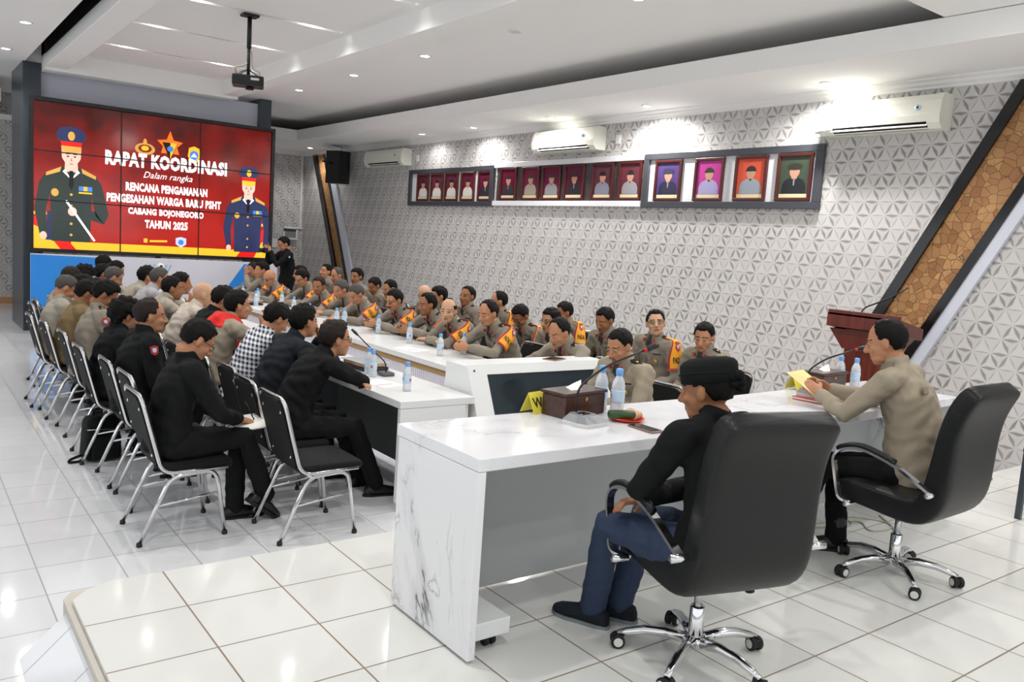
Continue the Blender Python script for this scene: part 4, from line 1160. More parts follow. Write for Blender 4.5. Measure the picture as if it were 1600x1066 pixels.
# checked shirt
mchk = mat('checked_shirt', 'E9EAF0', .8)
nt_, (cx_, cy_, cz_) = coords(mchk)
def _band(q, st): return (q / st).fract().lt(.5)
b1_ = _band(cx_ * .5 + cy_, .036); b2_ = _band(cz_ + cy_ * .15, .036)
setcol(mchk, (b1_ + b2_) * 0.5, 'EDEEF3', '161C38')
M['checked'] = mchk

PENDING = []      # (object, voxel, smooth iterations, noise amount, zone function)

def solid(name, mb, mats, parent, vox, smooth=5, crease=0.0, zone=None):
    """closed pieces that are grown together into one continuous surface"""
    o = mb.build(name, mats, parent)
    r = o.modifiers.new('r', 'REMESH'); r.mode = 'VOXEL'; r.voxel_size = vox; r.use_smooth_shade = True
    s = o.modifiers.new('s', 'SMOOTH'); s.factor = .5; s.iterations = smooth
    PENDING.append((o, crease, zone))
    return o

def finish_solids():
    dg = bpy.context.evaluated_depsgraph_get()
    dg.update()
    done = []
    for o, crease, zone in PENDING:
        me = bpy.data.meshes.new_from_object(o.evaluated_get(dg))
        done.append(me)
    for (o, crease, zone), me in zip(PENDING, done):
        old = o.data
        nm = old.name
        mats = [m for m in old.materials]
        o.modifiers.clear(); o.data = me
        bpy.data.meshes.remove(old); me.name = nm
        me.materials.clear()
        for m in mats: me.materials.append(m)
        n = len(me.vertices)
        if n == 0: continue
        co = np.empty(n * 3, np.float32); me.vertices.foreach_get('co', co); co = co.reshape(-1, 3)
        if crease:
            nr = np.empty(n * 3, np.float32); me.vertices.foreach_get('normal', nr); nr = nr.reshape(-1, 3)
            p = co * 1.0
            w = np.sin(p[:, 0] * 31 + 3 * np.sin(p[:, 2] * 17)) * np.sin(p[:, 2] * 43 + 2.5 * np.sin(p[:, 1] * 23)) + .6 * np.sin(p[:, 1] * 57 + p[:, 2] * 38 + 2 * np.sin(p[:, 0] * 29))
            co = co + nr * (w * crease)[:, None]
            me.vertices.foreach_set('co', co.astype(np.float32).ravel())
        k = len(me.polygons)
        if zone:
            ctr = np.empty(k * 3, np.float32); me.polygons.foreach_get('center', ctr); ctr = ctr.reshape(-1, 3)
            me.polygons.foreach_set('material_index', zone(ctr).astype(np.int32))
        else: me.polygons.foreach_set('material_index', np.zeros(k, np.int32))
        me.polygons.foreach_set('use_smooth', np.ones(k, bool))
        me.update()

def limb(mb, pts, rad, n=10):
    """tapered limb with rounded ends"""
    P = [Vector(p) for p in pts]; R_ = list(rad)
    d0 = (P[0] - P[1]).normalized(); d1 = (P[-1] - P[-2]).normalized()
    P = [P[0] + d0 * R_[0] * .8, P[0] + d0 * R_[0] * .45] + P + [P[-1] + d1 * R_[-1] * .45, P[-1] + d1 * R_[-1] * .8]
    R_ = [R_[0] * .45, R_[0] * .85] + R_ + [R_[-1] * .85, R_[-1] * .45]
    return tube(mb, P, R_, n)

def rings(mb, secs, n=16):
    """loft of ellipses: (centre, right, forward, half width, half depth)"""
    vs, fs = [], []
    for c, u, v, a, b in secs:
        c = Vector(c)
        vs += [c + u * (a * math.cos(2 * PI * k / n)) + v * (b * math.sin(2 * PI * k / n)) for k in range(n)]
    m = len(secs)
    for i in range(m - 1): fs += [[i * n + k, i * n + (k + 1) % n, (i + 1) * n + (k + 1) % n, (i + 1) * n + k] for k in range(n)]
    fs += [list(range(n))[::-1], list(range((m - 1) * n, m * n))]
    return mb.add(vs, fs)

def ik(a, t, l1, l2, pole):
    a, t, pole = Vector(a), Vector(t), Vector(pole)
    d = t - a; L = d.length
    mx = (l1 + l2) * .985
    if L > mx: t = a + d * (mx / L); d = t - a; L = mx
    L = max(L, abs(l1 - l2) + .02)
    dn = d.normalized()
    c = (l1 * l1 + L * L - l2 * l2) / (2 * L)
    h = math.sqrt(max(0, l1 * l1 - c * c))
    p = pole - dn * pole.dot(dn)
    p = p.normalized() if p.length > 1e-5 else Vector((0, 0, -1))
    return a + dn * c + p * h, t

def hand(mb, w, fdir, palm, side, curl=.5, k=1.0):
    """palm, four fingers of different length and a thumb; w wrist, palm the way the palm faces"""
    f = Vector(fdir).normalized(); p = Vector(palm); p = (p - f * p.dot(f)).normalized()
    s = f.cross(p) * side       # towards the thumb
    w = Vector(w)
    rings(mb, [(w - f * .015, s, p, .026 * k, .020 * k), (w + f * .02, s, p, .032 * k, .019 * k), (w + f * .055, s, p, .040 * k, .017 * k), (w + f * .085, s, p, .041 * k, .014 * k), (w + f * .097, s, p, .036 * k, .010 * k)], 12)
    for i, (off, ln) in enumerate(((.030, .074), (.010, .083), (-.010, .077), (-.029, .060))):
        b = w + f * (.088 - .006 * abs(i - 1)) * k + s * off * k
        d = f; pts = [b - f * .02]
        ang = curl * (1 + .12 * i)
        for j, q in enumerate((.45, .32, .23)):
            pts.append(pts[-1] + d * (ln * q * k + (.02 if j == 0 else 0)))
            d = (d * math.cos(ang) + p * math.sin(ang)).normalized() if j < 2 else d
            d2 = d
            p2 = p
            ang = curl * .9
            # turn within the plane of the finger
        e = (f * math.cos(curl * 1.9) + p * math.sin(curl * 1.9)).normalized()
        pts[-1] = pts[-2] + e * ln * .25 * k
        limb(mb, pts, [.0098 * k, .0095 * k, .0088 * k, .0075 * k], 8)
    b = w + f * .03 + s * .028 * k
    d = (f * .75 + s * .65 + p * .25).normalized()
    m_ = b + d * .045 * k
    limb(mb, [b - d * .01, m_, m_ + (f * .85 + s * .1 + p * .5).normalized() * .036 * k], [.0135 * k, .0115 * k, .009 * k], 8)

def rot3(yaw, pitch, roll):
    """yaw left +, pitch down +, roll to the right +; local +y is the face"""
    return Matrix.Rotation(yaw, 3, 'Z') @ Matrix.Rotation(-pitch, 3, 'X') @ Matrix.Rotation(roll, 3, 'Y')

HC, HR = Vector((0, -.012, .028)), (.0765, .098, .093)

def head_mass(mb, H, R, nose=1.0, jaw=1.0):
    P = lambda x, y, z: H + R @ Vector((x, y, z))
    ellipsoid(mb, P(*HC), HR, R, 18, 12)
    ellipsoid(mb, P(0, .022, -.035), (.064, .070, .082), R, 16, 10)
    ellipsoid(mb, P(0, .040, -.082), (.050 * jaw, .048, .034), R, 14, 8)
    ellipsoid(mb, P(0, .066, -.098), (.024, .022, .018), R, 10, 6)
    for s in (-1, 1):
        ellipsoid(mb, P(s * .036, .058, -.028), (.026, .028, .024), R, 10, 6)
        ellipsoid(mb, P(s * .078, -.008, -.008), (.011, .021, .034), R @ Matrix.Rotation(s * .35, 3, 'Z'), 10, 6)
        limb(mb, [P(s * .012, .082, .026), P(s * .045, .070, .022)], [.011, .010], 8)
        ellipsoid(mb, P(s * .013, .098, -.036), (.010, .010, .009), R, 8, 5)
    limb(mb, [P(0, .086, .012), P(0, .104, -.018), P(0, .112, -.032)], [.010, .0125 * nose, .0145 * nose], 8)
    ellipsoid(mb, P(0, .084, -.062), (.026, .014, .007), R, 10, 6)
    ellipsoid(mb, P(0, .081, -.073), (.022, .014, .008), R, 10, 6)
    # eyelids: shallow mounds in the sockets
    for s in (-1, 1): ellipsoid(mb, P(s * .031, .076, .004), (.016, .012, .011), R, 10, 6)

def head_zone(H, R, moustache=False, lids=True):
    Hn = np.array(H); Rn = np.array(R)
    def zone(c):
        q = (c - Hn) @ Rn
        x, y, z = np.abs(q[:, 0]), q[:, 1], q[:, 2]
        idx = np.zeros(len(c))
        f = (y > .055) & (z > -.12) & (z < .06)
        idx[f & (x > .012) & (x < .052) & (z > .023) & (z < .031 - .1 * (x - .02).clip(0))] = 1
        if lids: idx[f & (x > .018) & (x < .045) & (z > -.001) & (z < .0075)] = 1
        idx[f & (x < .021) & (z > -.073) & (z < -.060) & (y > .07)] = 2
        if moustache: idx[f & (x < .030) & (z > -.058) & (z < -.045) & (y > .07)] = 1
        return idx
    return zone

def hair(parent, H, R, style, hmat):
    """short hair as a closed cap grown from the skull; style sets hairline and thickness"""
    front, temple, t, crown, back = {'short': (.070, .030, .009, 9, -.060), 'full': (.066, .024, .0125, 9, -.064), 'high': (.084, .050, .009, 9, -.058), 'swept': (.082, .036, .015, 9, -.064),
                                     'receding': (.102, .058, .009, 9, -.055), 'bald': (.30, .045, .008, .070, -.055), 'crop': (.072, .034, .0065, 9, -.05), 'bushy': (.055, .010, .030, 9, -.075), 'thin': (.098, .05, .007, 9, -.055)}[style]
    n, mm_ = 36, 22
    vs, fs = [], []
    rr = random.Random(int(abs(H[0] * 1000 + H[1] * 777)))
    ph = [rr.uniform(0, 6) for _ in range(4)]
    for i in range(mm_ + 1):
        th = PI * i / mm_
        for k in range(n):
            a = 2 * PI * k / n
            d = Vector((math.sin(th) * math.cos(a), math.sin(th) * math.sin(a), math.cos(th)))
            p = HC + Vector((d.x * HR[0], d.y * HR[1], d.z * HR[2]))
            az = math.atan2(abs(p.x), p.y)
            if az < .75: zl = front
            elif az < 1.05: zl = front + (temple - front) * (az - .75) / .3
            elif az < 1.42: zl = temple + (-.012 - temple) * (az - 1.05) / .37
            elif az < 1.85: zl = -.012 + .032 * math.sin((az - 1.42) / .43 * PI)
            elif az < 2.3: zl = -.012 + (back + .012) * (az - 1.85) / .45
            else: zl = back
            m = max(0, min(1, (p.z - zl) / .014))
            if crown < 1: m = min(m, max(0, min(1, (crown - p.z) / .02)) if az < 2.6 else 1) if az > .8 else 0
            w = .0030 * (math.sin(p.x * 190 + ph[0]) + math.sin(p.y * 170 + ph[1]) + math.sin(p.z * 210 + ph[2])) * (t / .012)
            top = 1.0 + (.30 if style in ('swept', 'full') and p.z > .07 and p.y > 0 else 0)
            off = m * (t * top + w) - (1 - m) * .014
            vs.append(H + R @ (p + d * off))
    for i in range(mm_): fs += [[i * n + k, (i + 1) * n + k, (i + 1) * n + (k + 1) % n, i * n + (k + 1) % n] for k in range(n)]
    mb = MB(); mb.add(vs, fs)
    return mb.build('hair', hmat, parent)

def glasses(parent, H, R):
    P = lambda x, y, z: H + R @ Vector((x, y, z))
    mb = MB()
    for s in (-1, 1):
        tube(mb, [P(s * .032 + .024 * math.cos(a), .096 - .006 * abs(math.cos(a)), .003 + .017 * math.sin(a)) for a in np.linspace(0, 2 * PI, 14, endpoint=False)], .0022, 6, closed=True)
        tube(mb, [P(s * .056, .092, .008), P(s * .077, .05, .010), P(s * .082, -.012, .012)], .0022, 6)
    tube(mb, [P(-.008, .096, .006), P(.008, .096, .006)], .002, 6)
    mb.build('glasses', M['glass_rim'], parent)

def patch(center, nrm, lat, R, fn):
    """points on a band bent round a limb: center(t), nrm(t), lat(t)"""
    def at(u, t):
        c, n, l = center(t), nrm(t), lat(t)
        a = u / R
        return c + l * (R * math.sin(a)) - n * (R * (1 - math.cos(a)))
    return at

def armband(parent, S, E, N, out, text, ext=.0):
    """yellow duty band hanging from the shoulder over the upper arm: red edge, red shield, black lettering"""
    S, E = Vector(S), Vector(E)
    d = (E - S).normalized()
    o = Vector(out); o = (o - d * o.dot(d)).normalized()
    nk = (Vector(N) - S).normalized()
    up = (o * .35 + Vector((0, 0, 1)) * .9).normalized()
    A = S + nk * .075 + Vector((0, 0, .048 + ext))
    B = S + (o * .6 + Vector((0, 0, 1)) * .75).normalized() * (.064 + ext)
    C = S + d * .06 + o * (.068 + ext); D = S + d * .215 + o * (.060 + ext)
    ctrl = [A, B, C, D]
    def cen(t):
        t = max(0, min(.9999, t)) * 3; i = int(t); f = t - i
        p0 = ctrl[max(i - 1, 0)]; p1 = ctrl[i]; p2 = ctrl[i + 1]; p3 = ctrl[min(i + 2, 3)]
        return .5 * ((2 * p1) + (p2 - p0) * f + (2 * p0 - 5 * p1 + 4 * p2 - p3) * f * f + (-p0 + 3 * p1 - 3 * p2 + p3) * f ** 3)
    latv = d.cross(o).normalized()
    def nr(t):
        a = cen(min(t + .02, 1)) - cen(max(t - .02, 0))
        n = latv.cross(a).normalized()
        return n if n.dot(o + Vector((0, 0, 1))) > 0 else -n
    Rr = .074 + ext
    at0 = patch(cen, nr, lambda t: latv, Rr, None)
    at = lambda u, t, h=0.0: at0(u, t) + nr(t) * h
    def wd(t): return .030 + .012 * t if t < .35 else .034 + .062 * min(1, (t - .35) / .45)
    nt_, nu = 18, 10
    mb = MB(); vs, fs = [], []
    for h in (0, .004):
        for i in range(nt_ + 1):
            t = i / nt_
            for j in range(nu + 1): vs.append(at(wd(t) * (2 * j / nu - 1), t, h))
    st = nu + 1; off = st * (nt_ + 1)
    for i in range(nt_):
        for j in range(nu):
            q = [i * st + j, i * st + j + 1, (i + 1) * st + j + 1, (i + 1) * st + j]
            edge = j == 0 or j == nu - 1 or i >= nt_ - 1 or i == 0
            mb.f.append(tuple(x + off for x in q)); mb.m.append(1 if edge else 0); mb.sm.append(True)
            mb.f.append(tuple(q[::-1])); mb.m.append(1); mb.sm.append(True)
    for i in range(nt_):
        for j in (0, nu):
            a, b = i * st + j, (i + 1) * st + j
            mb.f.append((a, b, b + off, a + off)); mb.m.append(1); mb.sm.append(True)
    for j in range(nu):
        for i in (0, nt_):
            a, b = i * st + j, i * st + j + 1
            mb.f.append((a, b, b + off, a + off)); mb.m.append(1); mb.sm.append(True)
    mb.v = [tuple(v) for v in vs]
    band = mb.build('armband', [M['band_yellow'], M['band_red']], parent)
    sg = 1 if latv.cross(Vector((0, 0, -1))).dot(o) > 0 else -1
    mb = MB()
    def pl(poly, mi, h):
        c = (sum(p[0] for p in poly) / len(poly), sum(p[1] for p in poly) / len(poly))
        vs = [at(c[0], c[1], h)] + [at(u, t, h) for u, t in poly]
        k = len(poly); mb.add(vs, [[0, 1 + i, 1 + (i + 1) % k] for i in range(k)], mi)
    pl([(-.026, .40), (.0, .37), (.026, .40), (.024, .58), (0, .66), (-.024, .58)], 0, .0062)
    pl([(-.012, .50), (0, .47), (.012, .50), (.010, .56), (0, .59), (-.010, .56)], 1, .0078)
    mb.build('shield', [M['band_red'], M['band_blue']], band)
    mb = MB()
    put_text(mb, text, lambda a, b: at(-a * sg, .80 - b * 3.2, .0065), .125 if len(text) > 5 else .10, .030, .03)
    mb.build('lettering', M['band_black'], band)

def shoes(parent, ank, toe, m=None, high=False):
    ank = Vector(ank); f = Vector(toe); f.normalize()
    up = Vector((0, 0, 1)) if abs(f.z) < .7 else Vector((0, 1, 0))
    s = f.cross(up).normalized(); u = s.cross(f).normalized()
    mb = MB()
    h = ank - u * .055
    secs = [(h - f * .075, s, u, .020, .022), (h - f * .065, s, u, .034, .036), (h - f * .02, s, u, .038, .050), (h + f * .05, s, u, .040, .042), (h + f * .11, s, u, .047, .031), (h + f * .16, s, u, .042, .024), (h + f * .185, s, u, .024, .016)]
    rings(mb, [(c - u * (.05 - b) * .6, a_, b_, w_, b) for c, a_, b_, w_, b in secs], 14)
    if high: limb(mb, [h + u * .02, h + u * .14], [.046, .05], 12)
    o = mb.build('boot' if high else 'shoe', m or M['shoe'], parent)
    mb = MB()
    z0 = h - u * .052
    poly = [(-.08, -.02), (-.085, 0), (-.08, .02), (-.03, .037), (.05, .041), (.11, .048), (.16, .04), (.19, .018), (.193, 0), (.19, -.018), (.16, -.04), (.11, -.048), (.05, -.041), (-.03, -.037)]
    k = len(poly)
    vs = [z0 + f * a + s * b for a, b in poly] + [z0 + f * a + s * b + u * .022 for a, b in poly]
    mb.add(vs, [list(range(k))[::-1], list(range(k, 2 * k))] + [[i, (i + 1) % k, k + (i + 1) % k, k + i] for i in range(k)], 0, False)
    mb.build('sole', M['sole'] if m is M['charcoal_cloth'] else M['rubber'], o)

NP = [0]
def person(label, who, head, yaw, fw=.16, lean_x=0.0, look=(0, 0, 0), arms='table', legs='under', hr='short', hm='hair', shirt='khaki', pants='black_cloth', skin=0, vox=.009, zf=FZ, seat=.455,
           specs=False, moustache=False, band=None, pins=False, bulk=1.0, group=None, chair=True, chair_dx=0.0, stand=False, extra=None, table=.75, shoe=None, high=False, slouch=.03, collar=True, sh_w=.185):
    """a seated (or standing) figure; head = world position of the middle of the head"""
    NP[0] += 1
    hx, hy, hz = head
    fwd = Vector((-math.sin(yaw), math.cos(yaw), 0)); rgt = Vector((math.cos(yaw), math.sin(yaw), 0))
    base = Vector((hx, hy, zf)) - fwd * fw - rgt * lean_x
    root = empty('person', base, yaw); tag(root, label, 'person', group)
    H = Vector((lean_x, fw, hz - zf))
    pz = .93 if stand else seat + .085
    P = Vector((0, 0, pz))
    R = rot3(look[0], look[1], look[2])
    # the skull pivots about its base, so the neck meets it behind and below the face
    nb = H + R @ Vector((0, -.028, -.085))
    up_ = H - P
    N = P + Vector((lean_x * .75, fw * .68, up_.z * .79))
    T = (N - P).normalized()
    Fw = Vector((0, T.z, -T.y)).normalized(); Rt = Vector((1, 0, 0))
    Rt = (Rt - T * Rt.dot(T)).normalized(); Fw = T.cross(Rt) * -1.0
    if Fw.y < 0: Fw = -Fw
    Lt = (N - P).length
    mid = lambda q, s=1.0: P + T * (Lt * q) - Fw * (slouch * s * math.sin(PI * min(1, q * .95)))
    w = bulk
    def torso(mb, g):
        rings(mb, [(P - T * .078, Rt, Fw, .13 * w + g, .10 * w + g), (P - T * .062, Rt, Fw, .160 * w + g * 1.6, .124 * w + g * 1.6), (P + T * .02, Rt, Fw, .170 * w + g, .130 * w + g), (mid(.3), Rt, Fw, .150 * w + g, .118 * w * w + g), (mid(.52), Rt, Fw, .158 * w + g, .112 * w + g),
                   (mid(.72), Rt, Fw, .172 * w + g, .110 * w + g), (mid(.88), Rt, Fw, .165 * w + g, .092 + g), (N - T * .01, Rt, Fw, .115 * w + g, .070 + g), (N + T * .03, Rt, Fw, .062 + g, .056 + g)], 20)
    sl = mid(.90, .5)
    SH = {s: sl + Rt * s * sh_w * w + T * .008 for s in (-1, 1)}
    # arms: wrist target, finger direction, palm direction, elbow pole, curl
    tz = table + .062
    reach = fw + .07
    pre = {
        'table': {s: ((s * .085, reach + .17, tz), (-s * .55, .8, -.06), (-s * .45, .1, -.9), (s * .9, -.3, -.2), .55) for s in (-1, 1)},
        'clasp': {s: ((s * .062, reach + .16, tz + .035), (-s * .35, .95, .05), (-s * .95, .0, -.2), (s * .9, -.2, -.3), .8) for s in (-1, 1)},
        'fold': {s: ((-s * .06, reach + .10 - .02 * s, tz + .005), (-s * .9, .25, -.05), (0, -.1, -1), (s * .9, .1, -.4), .4) for s in (-1, 1)},
        'lap': {s: ((s * .075, fw + .13, seat + .20), (-s * .5, .8, -.25), (-s * .3, .0, -.95), (s * .8, -.5, -.3), .5) for s in (-1, 1)},
        'phone': {s: ((s * .055, fw + .20, seat + .32), (-s * .35, .75, .35), (-s * .4, -.5, .6), (s * .8, -.3, -.6), .75) for s in (-1, 1)},
        'side': {s: ((s * .27, .06, pz - .12), (0, .15, -.95), (-s, 0, 0), (s * .3, -.8, 0), .45) for s in (-1, 1)},
        'camera': {s: ((s * .06, fw + .24, hz - zf - .13), (-s * .25, .7, .6), (-s * .9, -.1, .1), (s * .6, -.2, -.9), .8) for s in (-1, 1)},
    }
    if isinstance(arms, str): A = dict(pre[arms])
    else:
        A = dict(pre[arms.get('base', 'table')])
        for k in (-1, 1):
            if k in arms: A[k] = arms[k]
    ARM = {}
    for s in (-1, 1):
        wt, fd, pd, pole, curl = A[s]
        E, Wr = ik(SH[s], wt, .285, .255, pole)
        ARM[s] = (SH[s], E, Wr, Vector(fd), Vector(pd), curl)
    # legs: knee and ankle
    kz = seat + .055
    LG = {}
    for s in (-1, 1):
        hip = P + Vector((s * .088, .01, -.02))
        if stand: kn, an, toe = Vector((s * .10, .03, .49)), Vector((s * .11, -.01, .095)), Vector((s * .15, 1, 0))
        elif legs == 'under': kn, an, toe = Vector((s * .12, .42, kz)), Vector((s * .12, .40, .098)), Vector((s * .1, 1, 0))
        elif legs == 'back': kn, an, toe = Vector((s * .12, .42, kz)), Vector((s * .10, .24, .098)), Vector((s * .1, 1, 0))
        elif legs == 'ext': kn, an, toe = Vector((s * .13, .43, kz)), Vector((s * .13, .60, .098)), Vector((s * .15, 1, .0))
        else: kn, an, toe = [Vector(v) for v in legs[s]]
        LG[s] = (hip, kn, an, toe)
    # ---- body: one continuous surface
    mb = MB()
    torso(mb, -.014)
    head_mass(mb, H, R, jaw=1.0 + (w - 1) * 1.2)
    limb(mb, [N - T * .03, N + T * .02, nb], [.060, .055 * (1 + (w - 1) * .6), .054], 14)
    for s in (-1, 1):
        a, e, wr, fd, pd, cu = ARM[s]
        limb(mb, [a, (a + e) / 2, e, (e * .6 + wr * .4), wr], [.046, .040, .034, .035, .024], 10)
        hand(mb, wr, fd, pd, s, cu)
        h, k_, n_, to = LG[s]
        limb(mb, [h, (h + k_) / 2, k_, (k_ * .65 + n_ * .35), n_], [.070, .062, .048, .046, .032], 10)
        limb(mb, [n_, n_ + to.normalized() * .05 - Vector((0, 0, .055))], [.030, .022], 8)
    body = solid('body', mb, [SKIN[skin], M['brow'], M['lip']], root, vox, 3, 0, head_zone(H, R, moustache, vox > .0091))
    # ---- clothes
    vc = max(vox, .0085)
    mb = MB(); torso(mb, .006)
    for s in (-1, 1):
        a, e, wr, fd, pd, cu = ARM[s]
        limb(mb, [sl + Rt * s * .08, a + T * .004], [.078, .066], 12)
        wv = (wr - e)
        limb(mb, [a, (a + e) / 2, e, (e * .55 + wr * .45), wr - wv.normalized() * .012], [.066 * (.5 + w / 2), .058, .050, .049, .040], 12)
    nd = ((nb - N).normalized() + T * .4).normalized()
    fd_ = (Fw - nd * Fw.dot(nd)).normalized(); rd_ = fd_.cross(nd) * -1.0
    if collar: rings(mb, [(N - T * .01, Rt, Fw, .090, .080), (N + nd * .03, rd_, fd_, .074, .069), (N + nd * .062 - fd_ * .003, rd_, fd_, .067, .064), (N + nd * .070 - fd_ * .003, rd_, fd_, .062, .060)], 18)
    sh_ = solid('shirt', mb, M[shirt], root, vc, 4, .0035 if vox < .0075 else .005 if vox < .01 else .003)
    mb = MB()
    rings(mb, [(P - T * .08, Rt, Fw, .11 * w, .09 * w), (P - T * .045, Rt, Fw, .162 * w, .124 * w), (P + T * .02, Rt, Fw, .166 * w, .124 * w), (P + T * .06, Rt, Fw, .155 * w, .118 * w)], 18)
    for s in (-1, 1):
        h, k_, n_, to = LG[s]
        sh = (n_ - k_).normalized()
        limb(mb, [h, (h + k_) / 2, k_, (k_ * .5 + n_ * .5), n_ + sh * .022], [.094, .082, .069, .062, .058], 12)
    solid('trousers', mb, M[pants], root, vc, 4, .003 if vox < .01 else .002)
    for s in (-1, 1): shoes(root, LG[s][2], LG[s][3], shoe, high)
    # ---- head details
    if hr: hair(root, H, R, hr, M[hm])
    if vox <= .0091:
        mb = MB()
        dn = min(.0065, max(.0, look[1] * .012))
        for s in (-1, 1):
            ellipsoid(mb, H + R @ Vector((s * .031, .082, .003)), (.0135, .0075, .0050), R, 12, 7, 0)
            ellipsoid(mb, H + R @ Vector((s * .031 + look[0] * .0, .0862, .0025)), (.0056, .0050, .0048), R, 10, 6, 1)
            limb(mb, [H + R @ Vector((s * .031 + q, .0885 - 22 * q * q, .0085 - dn - 14 * q * q)) for q in (-.015, -.007, 0, .007, .015)], [.0022] * 5, 6); 
        eyes_o = mb.build('eyes', [M['sclera'], M['brow']], root)
        # the lid line is dark
        per = [p for p in eyes_o.data.polygons]
        blk = len(per) // 2
        for b0 in (0, blk):
            tail = blk - (12 * 7 + 10 * 6)
            for p in per[b0 + 12 * 7 + 10 * 6 - 0: b0 + blk]: p.material_index = 1
    if specs: glasses(root, H, R)
    if band:
        for s, txt in band:
            a, e = ARM[s][0], ARM[s][1]
            out = Rt * s + Fw * .25
            armband(root, a, e, N, out, txt, .004)
    if pins:
        RM = Matrix((Rt, Fw, T)).transposed()
        def pin(nm, c, R_, parts):
            mb = MB()
            for t_, mi in parts: mb.add([RM @ (R_ @ Vector(v)) + c for v in t_.v], t_.f, mi, False)
            mb.build(nm, [M['pin_gold'], M['band_red'], M['charcoal_cloth']], root)
        I3 = Matrix.Identity(3)
        for s in (-1, 1):
            pin('collar_pin', N - T * .0 + Fw * .092 + Rt * s * .055, I3, [(box(MB(), (-.011, -.004, -.014), (.011, .014, .014)), 1), (ellipsoid(MB(), (0, .015, 0), (.007, .003, .007), None, 8, 5), 0)])
            pin('shoulder_board', sl + Rt * s * (sh_w * w * .62) + T * .074, Matrix.Rotation(s * .28, 3, 'Y'), [(box(MB(), (-.05, -.022, -.006), (.05, .022, .006), 0, .003), 2), (ellipsoid(MB(), (0, 0, .008), (.010, .010, .004), None, 8, 5), 0)])
        pin('chest_badge', mid(.66) + Fw * (.112 * w + .010) + Rt * -.085, I3, [(ellipsoid(MB(), (0, 0, 0), (.022, .007, .018), None, 10, 6), 0)])
    if shirt.startswith('khaki') and vox < .0115:
        # open collar over a dark undershirt, breast pockets and name tag
        prof = [(.02, .170 * w, .130 * w), (.3, .150 * w, .118 * w * w), (.52, .158 * w, .112 * w), (.72, .172 * w, .110 * w), (.88, .165 * w, .092), (.99, .115 * w, .070)]
        def front(q, u, h):
            i = max(j for j in range(len(prof) - 1) if prof[j][0] <= q or j == 0)
            f_ = min(1, max(0, (q - prof[i][0]) / (prof[i + 1][0] - prof[i][0])))
            a_ = prof[i][1] + (prof[i + 1][1] - prof[i][1]) * f_ + .006; b_ = prof[i][2] + (prof[i + 1][2] - prof[i][2]) * f_ + .006
            return mid(q) + Rt * u + Fw * (b_ * math.sqrt(max(.05, 1 - (u / a_) ** 2)) + h)
        for s in (-1, 1):
            mb = MB()
            nk = lambda th, rx, ry, up: N + T * up + Rt * (s * rx * math.sin(th)) + Fw * (ry * math.cos(th))
            A = [nk(t_, .071, .068, .046) for t_ in (.25, .6, .95, 1.3, 1.7)]
            B = [nk(.42, .100, .104, -.052), nk(.66, .108, .102, -.042), nk(.90, .110, .098, -.022), nk(1.2, .100, .090, .0), nk(1.6, .090, .084, .012)]
            vs = A + B + [p + (p - N).normalized() * .006 for p in A + B]
            fs = []
            for i in range(4): fs += [[i, i + 1, 6 + i, 5 + i], [10 + i, 15 + i, 16 + i, 11 + i], [i, 10 + i, 11 + i, i + 1], [5 + i, 6 + i, 16 + i, 15 + i]]
            fs += [[0, 5, 15, 10], [4, 14, 19, 9]]
            mb.add(vs, fs, 0, False); mb.build('collar', M['collar_khaki'], root)
            mb = MB(); vs = []
            for h in (.002, .007):
                for q in (.60, .64, .70, .745): vs += [front(q + (-.02 if k_ == 2 and q == .60 else 0), s * .085 + (k_ - 2) * .030, h) for k_ in range(5)]
            fs = [[i * 5 + j + 20, i * 5 + j + 21, i * 5 + j + 26, i * 5 + j + 25] for i in range(3) for j in range(4)]
            for j in range(4): fs += [[j, j + 1, 21 + j, 20 + j], [15 + j, 35 + j, 36 + j, 16 + j]]
            for i in range(3): fs += [[i * 5, i * 5 + 20, i * 5 + 25, i * 5 + 5], [i * 5 + 4, i * 5 + 9, i * 5 + 29, i * 5 + 24]]
            mb.add(vs, fs, 0, False); mb.build('pocket_flap', M['collar_khaki'], root)
        mb = MB()
        vs = [N + T * .046 + Fw * .070 + Rt * -.022, N + T * .046 + Fw * .070 + Rt * .022, N - T * .03 + Fw * .098 + Rt * .028, front(.80, 0, .008), N - T * .03 + Fw * .098 - Rt * .028, N + T * .0 + Fw * .096]
        mb.add(vs, [[0, 5, 1], [1, 5, 2], [2, 5, 3], [3, 5, 4], [4, 5, 0]], 0, False); mb.build('undershirt', M['tag_dark'], root)
        mb = MB(); mb.add([front(.765, -.125, .008), front(.765, -.05, .008), front(.79, -.05, .008), front(.79, -.125, .008)], [[0, 1, 2, 3]], 0, False); mb.build('name_tag', M['tag_dark'], root)
    if extra: extra(root, dict(H=H, R=R, N=N, T=T, Rt=Rt, Fw=Fw, ARM=ARM, LG=LG, mid=mid, SH=SH, P=P, w=w, sl=sl))
    if chair and not stand:
        cp_ = base - fwd * (.02 + chair_dx)
        place_chair(cp_.x, cp_.y, yaw, 'chrome framed black stacking chair under ' + who, 'stacking chairs under the seated people', zf)
    return root
# ---------------------------------------------------------------- who sits where
LR, RR = -PI / 2, PI / 2       # left rows face +x, right rows face -x
D = math.radians

